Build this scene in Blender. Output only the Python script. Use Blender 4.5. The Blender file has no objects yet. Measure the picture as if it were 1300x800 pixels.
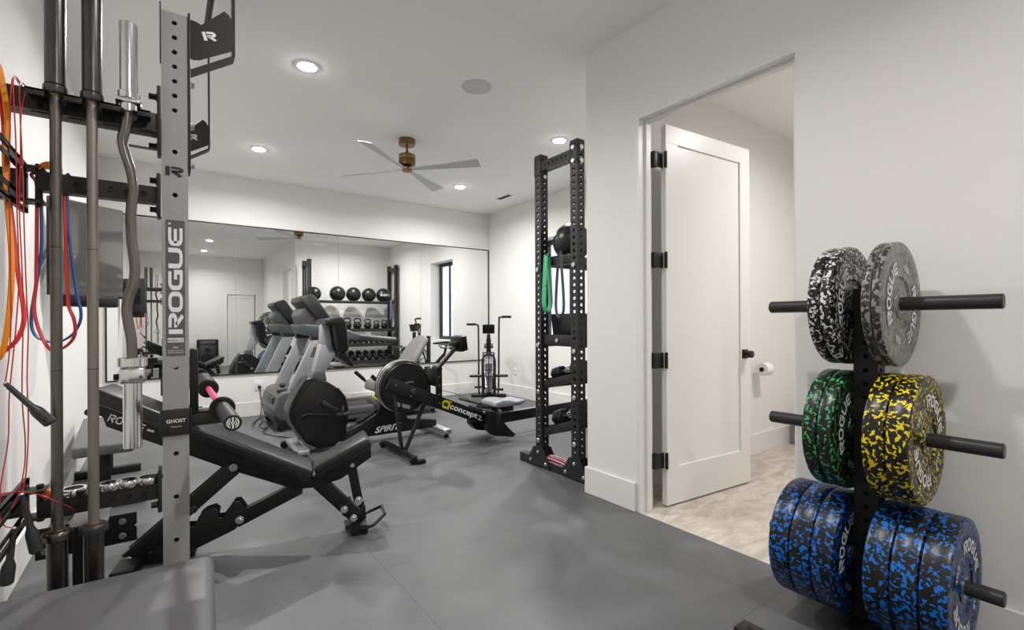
import bpy, bmesh, math, random
from mathutils import Vector, Matrix, Euler
random.seed(7)
PI = math.pi
C = bpy.context.scene.collection
R = math.radians

# ------------------------------------------------------------------ materials
def mat(name, col, rough=0.5, metal=0.0, bump=0.0, bscale=200.0, spec=0.5, var=0.0, vscale=4.0, coat=0.0):
    m = bpy.data.materials.new(name); m.use_nodes = True
    nt = m.node_tree; b = nt.nodes['Principled BSDF']
    b.inputs['Base Color'].default_value = (*col, 1)
    b.inputs['Roughness'].default_value = rough
    b.inputs['Metallic'].default_value = metal
    b.inputs['Specular IOR Level'].default_value = spec
    b.inputs['Coat Weight'].default_value = coat
    tc = nt.nodes.new('ShaderNodeTexCoord')
    if bump > 0:
        n = nt.nodes.new('ShaderNodeTexNoise'); n.inputs['Scale'].default_value = bscale
        n.inputs['Detail'].default_value = 3
        bp = nt.nodes.new('ShaderNodeBump'); bp.inputs['Strength'].default_value = bump
        bp.inputs['Distance'].default_value = 0.002
        nt.links.new(tc.outputs['Object'], n.inputs['Vector'])
        nt.links.new(n.outputs['Fac'], bp.inputs['Height'])
        nt.links.new(bp.outputs['Normal'], b.inputs['Normal'])
    if var > 0:
        n = nt.nodes.new('ShaderNodeTexNoise'); n.inputs['Scale'].default_value = vscale
        n.inputs['Detail'].default_value = 5
        mx = nt.nodes.new('ShaderNodeMix'); mx.data_type = 'RGBA'
        mx.inputs[6].default_value = (*[c * (1 - var) for c in col], 1)
        mx.inputs[7].default_value = (*[min(1, c * (1 + var)) for c in col], 1)
        nt.links.new(tc.outputs['Object'], n.inputs['Vector'])
        nt.links.new(n.outputs['Fac'], mx.inputs[0])
        nt.links.new(mx.outputs[2], b.inputs['Base Color'])
    return m

def s2l(r, g, b):
    f = lambda v: ((v / 255 + 0.055) / 1.055) ** 2.4 if v > 10 else v / 255 / 12.92
    return (f(r), f(g), f(b))

WALLC = (0.80, 0.785, 0.765)
M = dict(
    wall=mat('wall_paint', WALLC, 0.7, bump=0.08, bscale=350, spec=0.25),
    ceil=mat('ceiling_paint', (0.93, 0.92, 0.905), 0.85, bump=0.05, bscale=300, spec=0.2),
    trim=mat('white_trim', (0.80, 0.79, 0.77), 0.35, spec=0.4),
    black=mat('black_powder_coat', (0.0095, 0.009, 0.0085), 0.42, bump=0.15, bscale=900, spec=0.35),
    rackblack=mat('dark_rack_coat', (0.021, 0.020, 0.019), 0.45, bump=0.15, bscale=900, spec=0.4),
    black2=mat('black_plastic', (0.008, 0.008, 0.008), 0.33, bump=0.1, bscale=600, spec=0.35),
    rubber=mat('black_rubber', (0.008, 0.008, 0.008), 0.5, bump=0.2, bscale=400, spec=0.3),
    darkgrey=mat('dark_grey_plastic', (0.021, 0.021, 0.022), 0.4, bump=0.1, bscale=500),
    midgrey=mat('mid_grey_plastic', (0.085, 0.085, 0.088), 0.4),
    silver=mat('silver_paint', (0.40, 0.41, 0.43), 0.38, metal=0.3, var=0.05),
    bluegrey=mat('bluegrey_plastic', (0.08, 0.097, 0.112), 0.35),
    uprightgrey=mat('grey_powder_coat', (0.335, 0.335, 0.325), 0.4, bump=0.1, bscale=900),
    chrome=mat('polished_chrome', (0.75, 0.75, 0.75), 0.16, metal=1.0),
    zinc=mat('zinc_bolt', (0.62, 0.62, 0.62), 0.3, metal=0.9),
    barsteel=mat('worn_bar_steel', (0.16, 0.15, 0.135), 0.34, metal=0.9, bump=0.15, bscale=1200, var=0.2, vscale=20),
    greysteel=mat('grey_bar_steel', (0.27, 0.25, 0.22), 0.42, metal=0.75, bump=0.15, bscale=1200, var=0.1, vscale=20),
    sleeve=mat('dark_sleeve_steel', (0.10, 0.095, 0.09), 0.28, metal=0.95, var=0.35, vscale=25),
    curl=mat('curl_bar_steel', (0.2, 0.18, 0.165), 0.24, metal=0.9),
    vinyl=mat('black_vinyl', (0.012, 0.012, 0.0125), 0.33, bump=0.25, bscale=250, spec=0.45),
    greyvinyl=mat('grey_vinyl', (0.105, 0.106, 0.110), 0.42, bump=0.2, bscale=300, var=0.05),
    greyvinyl2=mat('grey_seat_vinyl', (0.17, 0.165, 0.16), 0.5, bump=0.2, bscale=300),
    white=mat('white_print', (0.85, 0.85, 0.85), 0.5),
    offwhite=mat('off_white_plastic', (0.75, 0.75, 0.73), 0.4),
    red=mat('red_rubber', s2l(225, 48, 52), 0.5), blue=mat('blue_rubber', s2l(28, 90, 170), 0.5),
    orange=mat('orange_rubber', s2l(245, 150, 30), 0.5), green=mat('green_rubber', s2l(70, 175, 120), 0.5),
    purple=mat('purple_rubber', s2l(100, 88, 135), 0.5),
    redcable=mat('red_cable', s2l(190, 40, 30), 0.4), pink=mat('pink_bar', s2l(225, 70, 130), 0.35),
    pinkcloth=mat('pink_cloth', s2l(205, 150, 165), 0.8, bump=0.3, bscale=600),
    orangeplastic=mat('orange_plastic', s2l(240, 120, 20), 0.4),
    yellow=mat('yellow_print', s2l(225, 215, 20), 0.45),
    brass=mat('aged_brass', (0.24, 0.145, 0.06), 0.3, metal=1.0, var=0.15, vscale=8),
    blade=mat('white_fan_blade', (0.6, 0.6, 0.59), 0.45),
    aluminium=mat('brushed_aluminium', (0.55, 0.56, 0.58), 0.35, metal=0.8),
    seatgrey=mat('light_seat_plastic', (0.27, 0.29, 0.32), 0.5),
    screen=mat('glossy_screen', (0.24, 0.23, 0.22), 0.04, metal=0.6, spec=1.0),
    brown=mat('dark_bronze_hardware', (0.03, 0.024, 0.02), 0.4, metal=0.5),
    label=mat('grey_label', (0.10, 0.10, 0.10), 0.5), gold=mat('gold_ring', (0.6, 0.42, 0.18), 0.3, metal=1.0),
    steelhub=mat('steel_hub', (0.45, 0.44, 0.42), 0.35, metal=0.9),
    orangelabel=mat('amber_sticker', s2l(220, 160, 60), 0.5),
    frame=mat('black_window_frame', (0.03, 0.028, 0.027), 0.5),
)
def emis(name, col, st):
    m = bpy.data.materials.new(name); m.use_nodes = True; nt = m.node_tree
    b = nt.nodes['Principled BSDF']; b.inputs['Emission Color'].default_value = (*col, 1)
    b.inputs['Emission Strength'].default_value = st
    return m
M['lens'] = emis('lit_downlight_lens', (1, 0.97, 0.93), 130)

def mirror_mat():
    m = bpy.data.materials.new('mirror_glass'); m.use_nodes = True
    b = m.node_tree.nodes['Principled BSDF']
    b.inputs['Base Color'].default_value = (0.88, 0.9, 0.89, 1); b.inputs['Metallic'].default_value = 1
    b.inputs['Roughness'].default_value = 0.0
    return m
M['mirror'] = mirror_mat()
def glass_mat():
    m = bpy.data.materials.new('window_glass'); m.use_nodes = True; nt = m.node_tree
    nt.nodes.remove(nt.nodes['Principled BSDF'])
    t = nt.nodes.new('ShaderNodeBsdfTransparent'); g = nt.nodes.new('ShaderNodeBsdfGlossy'); g.inputs['Roughness'].default_value = 0.02
    mx = nt.nodes.new('ShaderNodeMixShader'); mx.inputs[0].default_value = 0.06
    nt.links.new(t.outputs[0], mx.inputs[1]); nt.links.new(g.outputs[0], mx.inputs[2])
    nt.links.new(mx.outputs[0], nt.nodes['Material Output'].inputs['Surface'])
    return m
M['glass'] = glass_mat()

def fleck_mat(name, col, base=(0.007, 0.007, 0.007), thr=0.52, scale=42, rough=0.34):
    m = bpy.data.materials.new(name); m.use_nodes = True; nt = m.node_tree; b = nt.nodes['Principled BSDF']
    b.inputs['Roughness'].default_value = rough
    tc = nt.nodes.new('ShaderNodeTexCoord'); n = nt.nodes.new('ShaderNodeTexNoise')
    n.inputs['Scale'].default_value = scale; n.inputs['Detail'].default_value = 1.2; n.inputs['Roughness'].default_value = 0.35
    n.inputs['Distortion'].default_value = 0.6
    cr = nt.nodes.new('ShaderNodeValToRGB'); cr.color_ramp.interpolation = 'LINEAR'
    cr.color_ramp.elements[0].position = thr; cr.color_ramp.elements[0].color = (*base, 1)
    cr.color_ramp.elements[1].position = thr + 0.012; cr.color_ramp.elements[1].color = (*col, 1)
    nt.links.new(tc.outputs['Object'], n.inputs['Vector']); nt.links.new(n.outputs['Fac'], cr.inputs['Fac'])
    nt.links.new(cr.outputs['Color'], b.inputs['Base Color'])
    return m
M['f_white'] = fleck_mat('white_fleck_rubber', (0.66, 0.65, 0.62), thr=0.572, scale=88)
M['f_grey'] = fleck_mat('grey_fleck_rubber', (0.24, 0.235, 0.225), base=(0.025, 0.025, 0.025), thr=0.53, scale=60)
M['f_greyface'] = fleck_mat('grey_fleck_face', (0.27, 0.25, 0.24), base=(0.16, 0.15, 0.14), thr=0.53, scale=60)
M['f_green'] = fleck_mat('green_fleck_rubber', s2l(62, 160, 92), thr=0.585, scale=72)
M['f_yellow'] = fleck_mat('yellow_fleck_rubber', s2l(222, 198, 8), thr=0.572, scale=78)
M['f_blue'] = fleck_mat('blue_fleck_rubber', s2l(6, 104, 196), thr=0.560, scale=74)

def floor_mat():
    m = bpy.data.materials.new('rubber_floor_tiles'); m.use_nodes = True; nt = m.node_tree; b = nt.nodes['Principled BSDF']
    tc = nt.nodes.new('ShaderNodeTexCoord')
    n1 = nt.nodes.new('ShaderNodeTexNoise'); n1.inputs['Scale'].default_value = 160; n1.inputs['Detail'].default_value = 3
    n2 = nt.nodes.new('ShaderNodeTexNoise'); n2.inputs['Scale'].default_value = 2.0; n2.inputs['Detail'].default_value = 6; n2.inputs['Distortion'].default_value = 1.2
    br = nt.nodes.new('ShaderNodeTexBrick'); br.offset = 0.0; br.inputs['Scale'].default_value = 1.0
    br.inputs['Brick Width'].default_value = 1.22; br.inputs['Row Height'].default_value = 1.22
    br.inputs['Mortar Size'].default_value = 0.0018; br.inputs['Mortar Smooth'].default_value = 0.3
    br.inputs['Color1'].default_value = (1, 1, 1, 1); br.inputs['Color2'].default_value = (0.9, 0.9, 0.9, 1); br.inputs['Mortar'].default_value = (0.45, 0.45, 0.45, 1)
    mp = nt.nodes.new('ShaderNodeMapping'); mp.inputs['Rotation'].default_value = (0, 0, R(0)); mp.inputs['Location'].default_value = (0.35, 0.2, 0)
    m1 = nt.nodes.new('ShaderNodeMapRange'); m1.inputs[1].default_value = 0.3; m1.inputs[2].default_value = 0.7; m1.inputs[3].default_value = 0.8; m1.inputs[4].default_value = 1.2
    m2 = nt.nodes.new('ShaderNodeMapRange'); m2.inputs[1].default_value = 0.3; m2.inputs[2].default_value = 0.7; m2.inputs[3].default_value = 0.80; m2.inputs[4].default_value = 1.20
    mu = nt.nodes.new('ShaderNodeMath'); mu.operation = 'MULTIPLY'
    v = nt.nodes.new('ShaderNodeVectorMath'); v.operation = 'MULTIPLY'
    v2 = nt.nodes.new('ShaderNodeVectorMath'); v2.operation = 'MULTIPLY'; v2.inputs[1].default_value = (0.108, 0.111, 0.115)
    L = nt.links.new
    L(tc.outputs['Object'], n1.inputs['Vector']); L(tc.outputs['Object'], n2.inputs['Vector']); L(tc.outputs['Object'], mp.inputs['Vector']); L(mp.outputs[0], br.inputs['Vector'])
    L(n1.outputs['Fac'], m1.inputs[0]); L(n2.outputs['Fac'], m2.inputs[0]); L(m1.outputs[0], mu.inputs[0]); L(m2.outputs[0], mu.inputs[1])
    L(br.outputs['Color'], v.inputs[0]); L(mu.outputs[0], v.inputs[1]); L(v.outputs[0], v2.inputs[0]); L(v2.outputs[0], b.inputs['Base Color'])
    m3 = nt.nodes.new('ShaderNodeMapRange'); m3.inputs[1].default_value = 0.3; m3.inputs[2].default_value = 0.7; m3.inputs[3].default_value = 0.38; m3.inputs[4].default_value = 0.56
    L(n2.outputs['Fac'], m3.inputs[0]); L(m3.outputs[0], b.inputs['Roughness'])
    bp = nt.nodes.new('ShaderNodeBump'); bp.inputs['Strength'].default_value = 0.25; bp.inputs['Distance'].default_value = 0.002
    L(n1.outputs['Fac'], bp.inputs['Height']); L(bp.outputs[0], b.inputs['Normal'])
    return m
M['floor'] = floor_mat()
def tile_mat():
    m = bpy.data.materials.new('travertine_tile'); m.use_nodes = True; nt = m.node_tree; b = nt.nodes['Principled BSDF']
    b.inputs['Roughness'].default_value = 0.45
    tc = nt.nodes.new('ShaderNodeTexCoord')
    mp = nt.nodes.new('ShaderNodeMapping'); mp.inputs['Scale'].default_value = (1, 2.6, 1); mp.inputs['Rotation'].default_value = (0, 0, 0.35)
    n = nt.nodes.new('ShaderNodeTexNoise'); n.inputs['Scale'].default_value = 5; n.inputs['Detail'].default_value = 9; n.inputs['Roughness'].default_value = 0.68; n.inputs['Distortion'].default_value = 0.8
    cr = nt.nodes.new('ShaderNodeValToRGB')
    cr.color_ramp.elements[0].position = 0.35; cr.color_ramp.elements[0].color = (*s2l(176, 165, 153), 1)
    cr.color_ramp.elements[1].position = 0.62; cr.color_ramp.elements[1].color = (*s2l(212, 203, 193), 1)
    br = nt.nodes.new('ShaderNodeTexBrick'); br.inputs['Scale'].default_value = 1; br.inputs['Brick Width'].default_value = 0.6; br.inputs['Row Height'].default_value = 0.6; br.offset = 0
    br.inputs['Mortar Size'].default_value = 0.002; br.inputs['Color1'].default_value = (1, 1, 1, 1); br.inputs['Color2'].default_value = (.95, .95, .95, 1); br.inputs['Mortar'].default_value = (1.12, 1.1, 1.08, 1)
    v = nt.nodes.new('ShaderNodeVectorMath'); v.operation = 'MULTIPLY'
    L = nt.links.new
    L(tc.outputs['Object'], mp.inputs[0]); L(mp.outputs[0], n.inputs['Vector']); L(n.outputs['Fac'], cr.inputs[0]); L(tc.outputs['Object'], br.inputs['Vector'])
    L(cr.outputs[0], v.inputs[0]); L(br.outputs['Color'], v.inputs[1]); L(v.outputs[0], b.inputs['Base Color'])
    return m
M['tile'] = tile_mat()

# ------------------------------------------------------------------ mesh builder
class MB:
    def __init__(s): s.v = []; s.f = []; s.m = []
    def add(s, vs, fs, mi=0, mx=None):
        o = len(s.v)
        for p in vs:
            p = Vector(p)
            if mx is not None: p = mx @ p
            s.v.append(p)
        for f in fs: s.f.append([i + o for i in f]); s.m.append(mi)
        return s
    def bm(s, b, mi=0, mx=None):
        b.verts.ensure_lookup_table()
        for i, v in enumerate(b.verts): v.index = i
        s.add([v.co.copy() for v in b.verts], [[v.index for v in f.verts] for f in b.faces], mi, mx); b.free(); return s
    def box(s, lo, hi, bev=0.0, mi=0, mx=None, seg=2):
        b = bmesh.new(); bmesh.ops.create_cube(b, size=1)
        for v in b.verts:
            v.co = Vector([(lo[i] + hi[i]) / 2 + v.co[i] * (hi[i] - lo[i]) for i in range(3)])
        if bev > 0:
            bmesh.ops.bevel(b, geom=b.edges[:], offset=min(bev, 0.49 * min(abs(hi[i] - lo[i]) for i in range(3))), segments=seg, affect='EDGES', profile=0.5)
        return s.bm(b, mi, mx)
    def prism(s, poly, y0, y1, bev=0.0, plane='XZ', mi=0, mx=None, seg=2):
        def P3(a, b_, w):
            return Vector((a, w, b_)) if plane == 'XZ' else (Vector((w, a, b_)) if plane == 'YZ' else Vector((a, b_, w)))
        b = bmesh.new(); n = len(poly)
        A = [b.verts.new(P3(p[0], p[1], y0)) for p in poly]; B = [b.verts.new(P3(p[0], p[1], y1)) for p in poly]
        b.faces.new(A); b.faces.new(B[::-1])
        for i in range(n): b.faces.new([A[i], B[i], B[(i + 1) % n], A[(i + 1) % n]])
        bmesh.ops.recalc_face_normals(b, faces=b.faces[:])
        if bev > 0: bmesh.ops.bevel(b, geom=b.edges[:], offset=bev, segments=seg, affect='EDGES', profile=0.5, clamp_overlap=True)
        return s.bm(b, mi, mx)
    def bar(s, p, q, w, h, bev=0.0, mi=0, up=(0, 0, 1), mx=None):
        p = Vector(p); q = Vector(q); d = q - p; L = d.length; d.normalize(); u = Vector(up)
        if abs(d.dot(u)) > 0.99: u = Vector((0, 1, 0))
        x = d; y = u.cross(x).normalized(); z = x.cross(y)
        m = Matrix(((x[0], y[0], z[0], p[0]), (x[1], y[1], z[1], p[1]), (x[2], y[2], z[2], p[2]), (0, 0, 0, 1)))
        if mx is not None: m = mx @ m
        return s.box((0, -w / 2, -h / 2), (L, w / 2, h / 2), bev, mi, m)
    def cyl(s, p, q, r, r2=None, n=24, mi=0, bev=0.0, mx=None):
        p = Vector(p); q = Vector(q); r2 = r if r2 is None else r2
        L = (q - p).length
        if bev > 0:
            prof = [(0, 0), (r - bev, 0), (r, bev), (r2, L - bev), (r2 - bev, L), (0, L)]
        else: prof = [(0, 0), (r, 0), (r2, L), (0, L)]
        return s.lathe(prof, p, q - p, n, mi, mx)
    def lathe(s, prof, o, ax, n=32, mi=0, mx=None, closed=False):
        o = Vector(o); ax = Vector(ax).normalized(); t = Vector((0, 0, 1)) if abs(ax.z) < 0.9 else Vector((1, 0, 0))
        u = ax.cross(t).normalized(); w = ax.cross(u)
        vs = []; fs = []; idx = []
        for (r, h) in prof:
            if r <= 1e-7: idx.append([len(vs)]); vs.append(o + ax * h)
            else:
                idx.append(list(range(len(vs), len(vs) + n)))
                for k in range(n):
                    a = 2 * PI * k / n; vs.append(o + ax * h + (u * math.cos(a) + w * math.sin(a)) * r)
        rng = range(len(prof)) if closed else range(len(prof) - 1)
        for i in rng:
            A = idx[i]; B = idx[(i + 1) % len(prof)]
            for k in range(n):
                k2 = (k + 1) % n
                if len(A) == 1 and len(B) == 1: continue
                if len(A) == 1: fs.append([A[0], B[k2], B[k]])
                elif len(B) == 1: fs.append([A[k], A[k2], B[0]])
                else: fs.append([A[k], A[k2], B[k2], B[k]])
        return s.add(vs, fs, mi, mx)
    def tube(s, pts, r, n=12, mi=0, closed=False, smooth=0, mx=None, caps=True):
        pts = [Vector(p) for p in pts]
        if smooth: pts = catmull(pts, smooth, closed)
        N = len(pts); vs = []; fs = []; prev = None
        for i, p in enumerate(pts):
            if closed: d = pts[(i + 1) % N] - pts[i - 1]
            else: d = pts[min(i + 1, N - 1)] - pts[max(i - 1, 0)]
            d.normalize()
            if prev is None:
                t = Vector((0, 0, 1)) if abs(d.z) < 0.9 else Vector((1, 0, 0)); u = d.cross(t).normalized()
            else: u = (prev - d * prev.dot(d)).normalized()
            prev = u; w = d.cross(u); rr = r[i] if isinstance(r, list) else r
            for k in range(n):
                a = 2 * PI * k / n; vs.append(p + (u * math.cos(a) + w * math.sin(a)) * rr)
        for i in range(N if closed else N - 1):
            j = (i + 1) % N
            for k in range(n): fs.append([i * n + k, i * n + (k + 1) % n, j * n + (k + 1) % n, j * n + k])
        if not closed and caps: fs.append(list(range(n))[::-1]); fs.append(list(range((N - 1) * n, N * n)))
        return s.add(vs, fs, mi, mx)
    def strap(s, pts, side, w, t, closed=True, smooth=6, mi=0, mx=None):
        """flat band: rectangular section, width w along side, thickness t"""
        pts = [Vector(p) for p in pts]; side = Vector(side).normalized()
        if smooth: pts = catmull(pts, smooth, closed)
        N = len(pts); vs = []; fs = []
        for i, p in enumerate(pts):
            d = (pts[(i + 1) % N] - pts[i - 1]) if closed else (pts[min(i + 1, N - 1)] - pts[max(i - 1, 0)])
            d.normalize(); sd = (side - d * side.dot(d)).normalized(); nn = d.cross(sd)
            for (a, b_) in ((-1, -1), (1, -1), (1, 1), (-1, 1)): vs.append(p + sd * a * w / 2 + nn * b_ * t / 2)
        for i in range(N if closed else N - 1):
            j = (i + 1) % N
            for k in range(4): fs.append([i * 4 + k, i * 4 + (k + 1) % 4, j * 4 + (k + 1) % 4, j * 4 + k])
        if not closed: fs.append([0, 1, 2, 3]); fs.append([(N - 1) * 4 + k for k in (3, 2, 1, 0)])
        return s.add(vs, fs, mi, mx)
    def ball(s, c, r, sz=(1, 1, 1), mi=0, mx=None, n=24):
        b = bmesh.new(); bmesh.ops.create_uvsphere(b, u_segments=n, v_segments=n // 2 + 2, radius=r)
        for v in b.verts: v.co = Vector((v.co[0] * sz[0] + c[0], v.co[1] * sz[1] + c[1], v.co[2] * sz[2] + c[2]))
        return s.bm(b, mi, mx)
    def perf(s, o, ua, va, W, z0, z1, holes, r, depth=0.004, mi=0, n=14):
        """perforated plate: origin o, across ua (width W), along va from z0..z1, round holes at the heights in holes; rims go inwards by depth"""
        o = Vector(o); ua = Vector(ua); va = Vector(va); nn = ua.cross(va)
        P = lambda a, b_, c=0: o + ua * a + va * b_ - nn * c
        holes = sorted(holes); cur = z0; hs = r * 1.5
        def quad(a, b_): 
            if b_ - a > 1e-5: s.add([P(0, a), P(W, a), P(W, b_), P(0, b_)], [[0, 1, 2, 3]], mi)
        for h in holes:
            quad(cur, h - hs)
            vs = []; 
            for k in range(n):
                a = 2 * PI * (k + 0.5) / n; cx, cy = math.cos(a), math.sin(a)
                sc = min((W / 2) / max(abs(cx), 1e-6), hs / max(abs(cy), 1e-6))
                vs.append(P(W / 2 + cx * sc, h + cy * sc)); 
            for k in range(n):
                a = 2 * PI * (k + 0.5) / n; vs.append(P(W / 2 + math.cos(a) * r, h + math.sin(a) * r))
            for k in range(n):
                a = 2 * PI * (k + 0.5) / n; vs.append(P(W / 2 + math.cos(a) * r, h + math.sin(a) * r, depth))
            fs = []
            for k in range(n):
                k2 = (k + 1) % n; fs.append([k, k2, n + k2, n + k]); fs.append([n + k, n + k2, 2 * n + k2, 2 * n + k])
            # corners
            cs = [P(W, h + hs), P(0, h + hs), P(0, h - hs), P(W, h - hs)]
            b0 = len(vs); vs += cs
            ang = [math.atan2(hs, W / 2), PI - math.atan2(hs, W / 2), PI + math.atan2(hs, W / 2), 2 * PI - math.atan2(hs, W / 2)]
            for ci, A in enumerate(ang):
                k = int(math.floor(A / (2 * PI) * n - 0.5)) % n; fs.append([b0 + ci, (k + 1) % n, k])
            s.add(vs, fs, mi); cur = h + hs
        quad(cur, z1); return s
    def ptube(s, c, axis, size, z0, z1, holesA, rA, holesB=None, rB=None, mi=0):
        """square tube with real holes; c = centre, axis = 'Z','X','Y'; faces A are +-first cross axis, B the other"""
        a = size / 2; c = Vector(c); holesB = holesA if holesB is None else holesB; rB = rB or rA
        ax = {'Z': ((1, 0, 0), (0, 1, 0), (0, 0, 1)), 'X': ((0, 1, 0), (0, 0, 1), (1, 0, 0)), 'Y': ((0, 0, 1), (1, 0, 0), (0, 1, 0))}[axis]
        X, Y, Z = map(Vector, ax)
        s.perf(c + X * a - Y * a, Y, Z, size, z0, z1, holesA, rA, mi=mi)
        s.perf(c - X * a + Y * a, -Y, Z, size, z0, z1, holesA, rA, mi=mi)
        s.perf(c - X * a - Y * a, X, Z, size, z0, z1, holesB, rB, mi=mi)
        s.perf(c + X * a + Y * a, -X, Z, size, z0, z1, holesB, rB, mi=mi)
        for z in (z0, z1): s.add([c + X * i * a + Y * j * a + Z * z for i, j in ((-1, -1), (1, -1), (1, 1), (-1, 1))], [[0, 1, 2, 3]], mi)
        return s
    def build(s, name, mats, parent=None, ang=35, flat=False):
        me = bpy.data.meshes.new(name); me.from_pydata([tuple(v) for v in s.v], [], s.f)
        if not isinstance(mats, (list, tuple)): mats = [mats]
        for m in mats: me.materials.append(M[m] if isinstance(m, str) else m)
        me.polygons.foreach_set('material_index', s.m); me.update()
        b = bmesh.new(); b.from_mesh(me); bmesh.ops.recalc_face_normals(b, faces=b.faces[:]); b.to_mesh(me); b.free()
        if not flat:
            me.polygons.foreach_set('use_smooth', [True] * len(me.polygons)); me.set_sharp_from_angle(angle=R(ang))
        o = bpy.data.objects.new(name, me); C.objects.link(o)
        if parent is not None:
            o.parent = parent
            o.matrix_parent_inverse = Matrix.Identity(4)
        return o

def split_build(mb, name, mat_, parent, dist=.03):
    """every loose cluster of faces (a bolt head and its washer) becomes a part of its own"""
    par = list(range(len(mb.v)))
    def find(a):
        while par[a] != a: par[a] = par[par[a]]; a = par[a]
        return a
    for f in mb.f:
        for i in f[1:]: par[find(i)] = find(f[0])
    comp = {}
    for i in range(len(mb.v)): comp.setdefault(find(i), []).append(i)
    cl = []
    for r, ids in comp.items():
        c = sum((mb.v[i] for i in ids), Vector()) / len(ids)
        for q in cl:
            if (q[0] - c).length < dist: q[1].update(ids); break
        else: cl.append([c, set(ids)])
    out = []
    for c, ids in cl:
        m = MB(); mp = {}
        for i in sorted(ids): mp[i] = len(m.v); m.v.append(mb.v[i])
        for f, mi in zip(mb.f, mb.m):
            if f[0] in ids: m.f.append([mp[i] for i in f]); m.m.append(mi)
        out.append(m.build(name, mat_, parent))
    return out
def catmull(pts, k, closed=False):
    N = len(pts); out = []
    for i in range(N if closed else N - 1):
        p0 = pts[(i - 1) % N] if closed or i > 0 else pts[0]; p1 = pts[i]; p2 = pts[(i + 1) % N]
        p3 = pts[(i + 2) % N] if closed or i + 2 < N else pts[-1]
        for j in range(k):
            t = j / k
            out.append(0.5 * ((2 * p1) + (p2 - p0) * t + (2 * p0 - 5 * p1 + 4 * p2 - p3) * t * t + (3 * p1 - p0 - 3 * p2 + p3) * t ** 3))
    if not closed: out.append(pts[-1])
    return out

def thing(name, label, cat, loc=(0, 0, 0), rz=0.0, group=None):
    o = bpy.data.objects.new(name, None); C.objects.link(o); o.empty_display_size = 0.1
    o.location = loc; o.rotation_euler = (0, 0, rz); o['label'] = label; o['category'] = cat
    if group: o['group'] = group
    return o
def tag(o, label, cat, group=None):
    o['label'] = label; o['category'] = cat
    if group: o['group'] = group
    return o
def struct(o): o['kind'] = 'structure'; return o
def plabel(o, l): o['label'] = l; return o
def kids(o): return [c for c in bpy.data.objects if c.parent == o]
def dup(root, loc=None, rot=None, label=None, group=None):
    r = root.copy(); C.objects.link(r)
    if loc is not None: r.location = loc
    if rot is not None: r.rotation_euler = rot
    if label: r['label'] = label
    if group: r['group'] = group
    for ch in kids(root):
        c = ch.copy(); C.objects.link(c); c.parent = r
        for g in kids(ch):
            d = g.copy(); C.objects.link(d); d.parent = c
    return r

# ------------------------------------------------------------------ lettering
def arc(cx, cy, r, a0, a1, n=6): return [(cx + r * math.cos(R(a0 + (a1 - a0) * i / n)), cy + r * math.sin(R(a0 + (a1 - a0) * i / n))) for i in range(n + 1)]
LOGO = {
 'I': [([(0.1, 0), (0.1, 1)], 0)],
 'R': [([(0.1, 0), (0.1, 1)], 0), ([(0.3, 0.9)] + arc(0.68, 0.7, 0.2, 90, -90) + [(0.3, 0.5)], 0), ([(0.42, 0.46), (0.86, 0.0)], 0)],
 'O': [(arc(0.6, 0.65, 0.25, 0, 90) + arc(0.35, 0.65, 0.25, 90, 180) + arc(0.35, 0.35, 0.25, 180, 270) + arc(0.6, 0.35, 0.25, 270, 360), 1)],
 'G': [([(0.88, 0.9)] + arc(0.35, 0.65, 0.25, 90, 180) + arc(0.35, 0.35, 0.25, 180, 270) + [(0.85, 0.1), (0.85, 0.5), (0.5, 0.5)], 0)],
 'U': [([(0.1, 1)] + arc(0.35, 0.35, 0.25, 180, 270) + arc(0.6, 0.35, 0.25, 270, 360) + [(0.85, 1)], 0)],
 'E': [([(0.88, 0.9)] + arc(0.35, 0.68, 0.22, 90, 180) + arc(0.35, 0.32, 0.22, 180, 270) + [(0.88, 0.1)], 0), ([(0.15, 0.5), (0.82, 0.5)], 0)],
}
def stroke(poly, t, closed):
    N = len(poly); vs = []; P = [Vector(p) for p in poly]
    for i, p in enumerate(P):
        if closed: d1 = (p - P[i - 1]).normalized(); d2 = (P[(i + 1) % N] - p)
        else: d1 = (p - P[i - 1]).normalized() if i else (P[1] - p).normalized(); d2 = (P[i + 1] - p) if i < N - 1 else d1
        d2 = d2.normalized() if d2.length > 1e-6 else d1
        if d1.length < 1e-6: d1 = d2
        n1 = Vector((-d1.y, d1.x)); n2 = Vector((-d2.y, d2.x)); n = (n1 + n2); n = n.normalized() if n.length > 1e-6 else n1
        k = t / 2 / max(0.35, n.dot(n1)); vs += [p + n * k, p - n * k]
    fs = [[2 * i, 2 * i + 1, (2 * i + 3) % (2 * N), (2 * i + 2) % (2 * N)] for i in range(N if closed else N - 1)]
    return vs, fs
def logo2d(text, t=0.19, adv=1.08):
    vs = []; fs = []; x = 0
    for ch in text:
        for poly, cl in LOGO[ch]:
            pl = [poly[0]]
            for q in poly[1:]:
                if (Vector(q) - Vector(pl[-1])).length > 1e-4: pl.append(q)
            if cl and (Vector(pl[0]) - Vector(pl[-1])).length < 1e-4: pl.pop()
            # subdivide long segments so that the letters can bend
            q2 = []
            for i in range(len(pl)):
                q2.append(pl[i])
                if i < len(pl) - 1:
                    d = (Vector(pl[i + 1]) - Vector(pl[i])).length; k = int(d / 0.3)
                    for j in range(1, k + 1): q2.append(tuple(Vector(pl[i]).lerp(Vector(pl[i + 1]), j / (k + 1))))
            a, b = stroke(q2, t, cl); o = len(vs)
            vs += [(p.x + x, p.y) for p in a]; fs += [[i + o for i in f] for f in b]
        x += adv * (0.35 if ch == 'I' else 1)
    return vs, fs, x - (adv - 0.95)
_fc = {}
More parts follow.
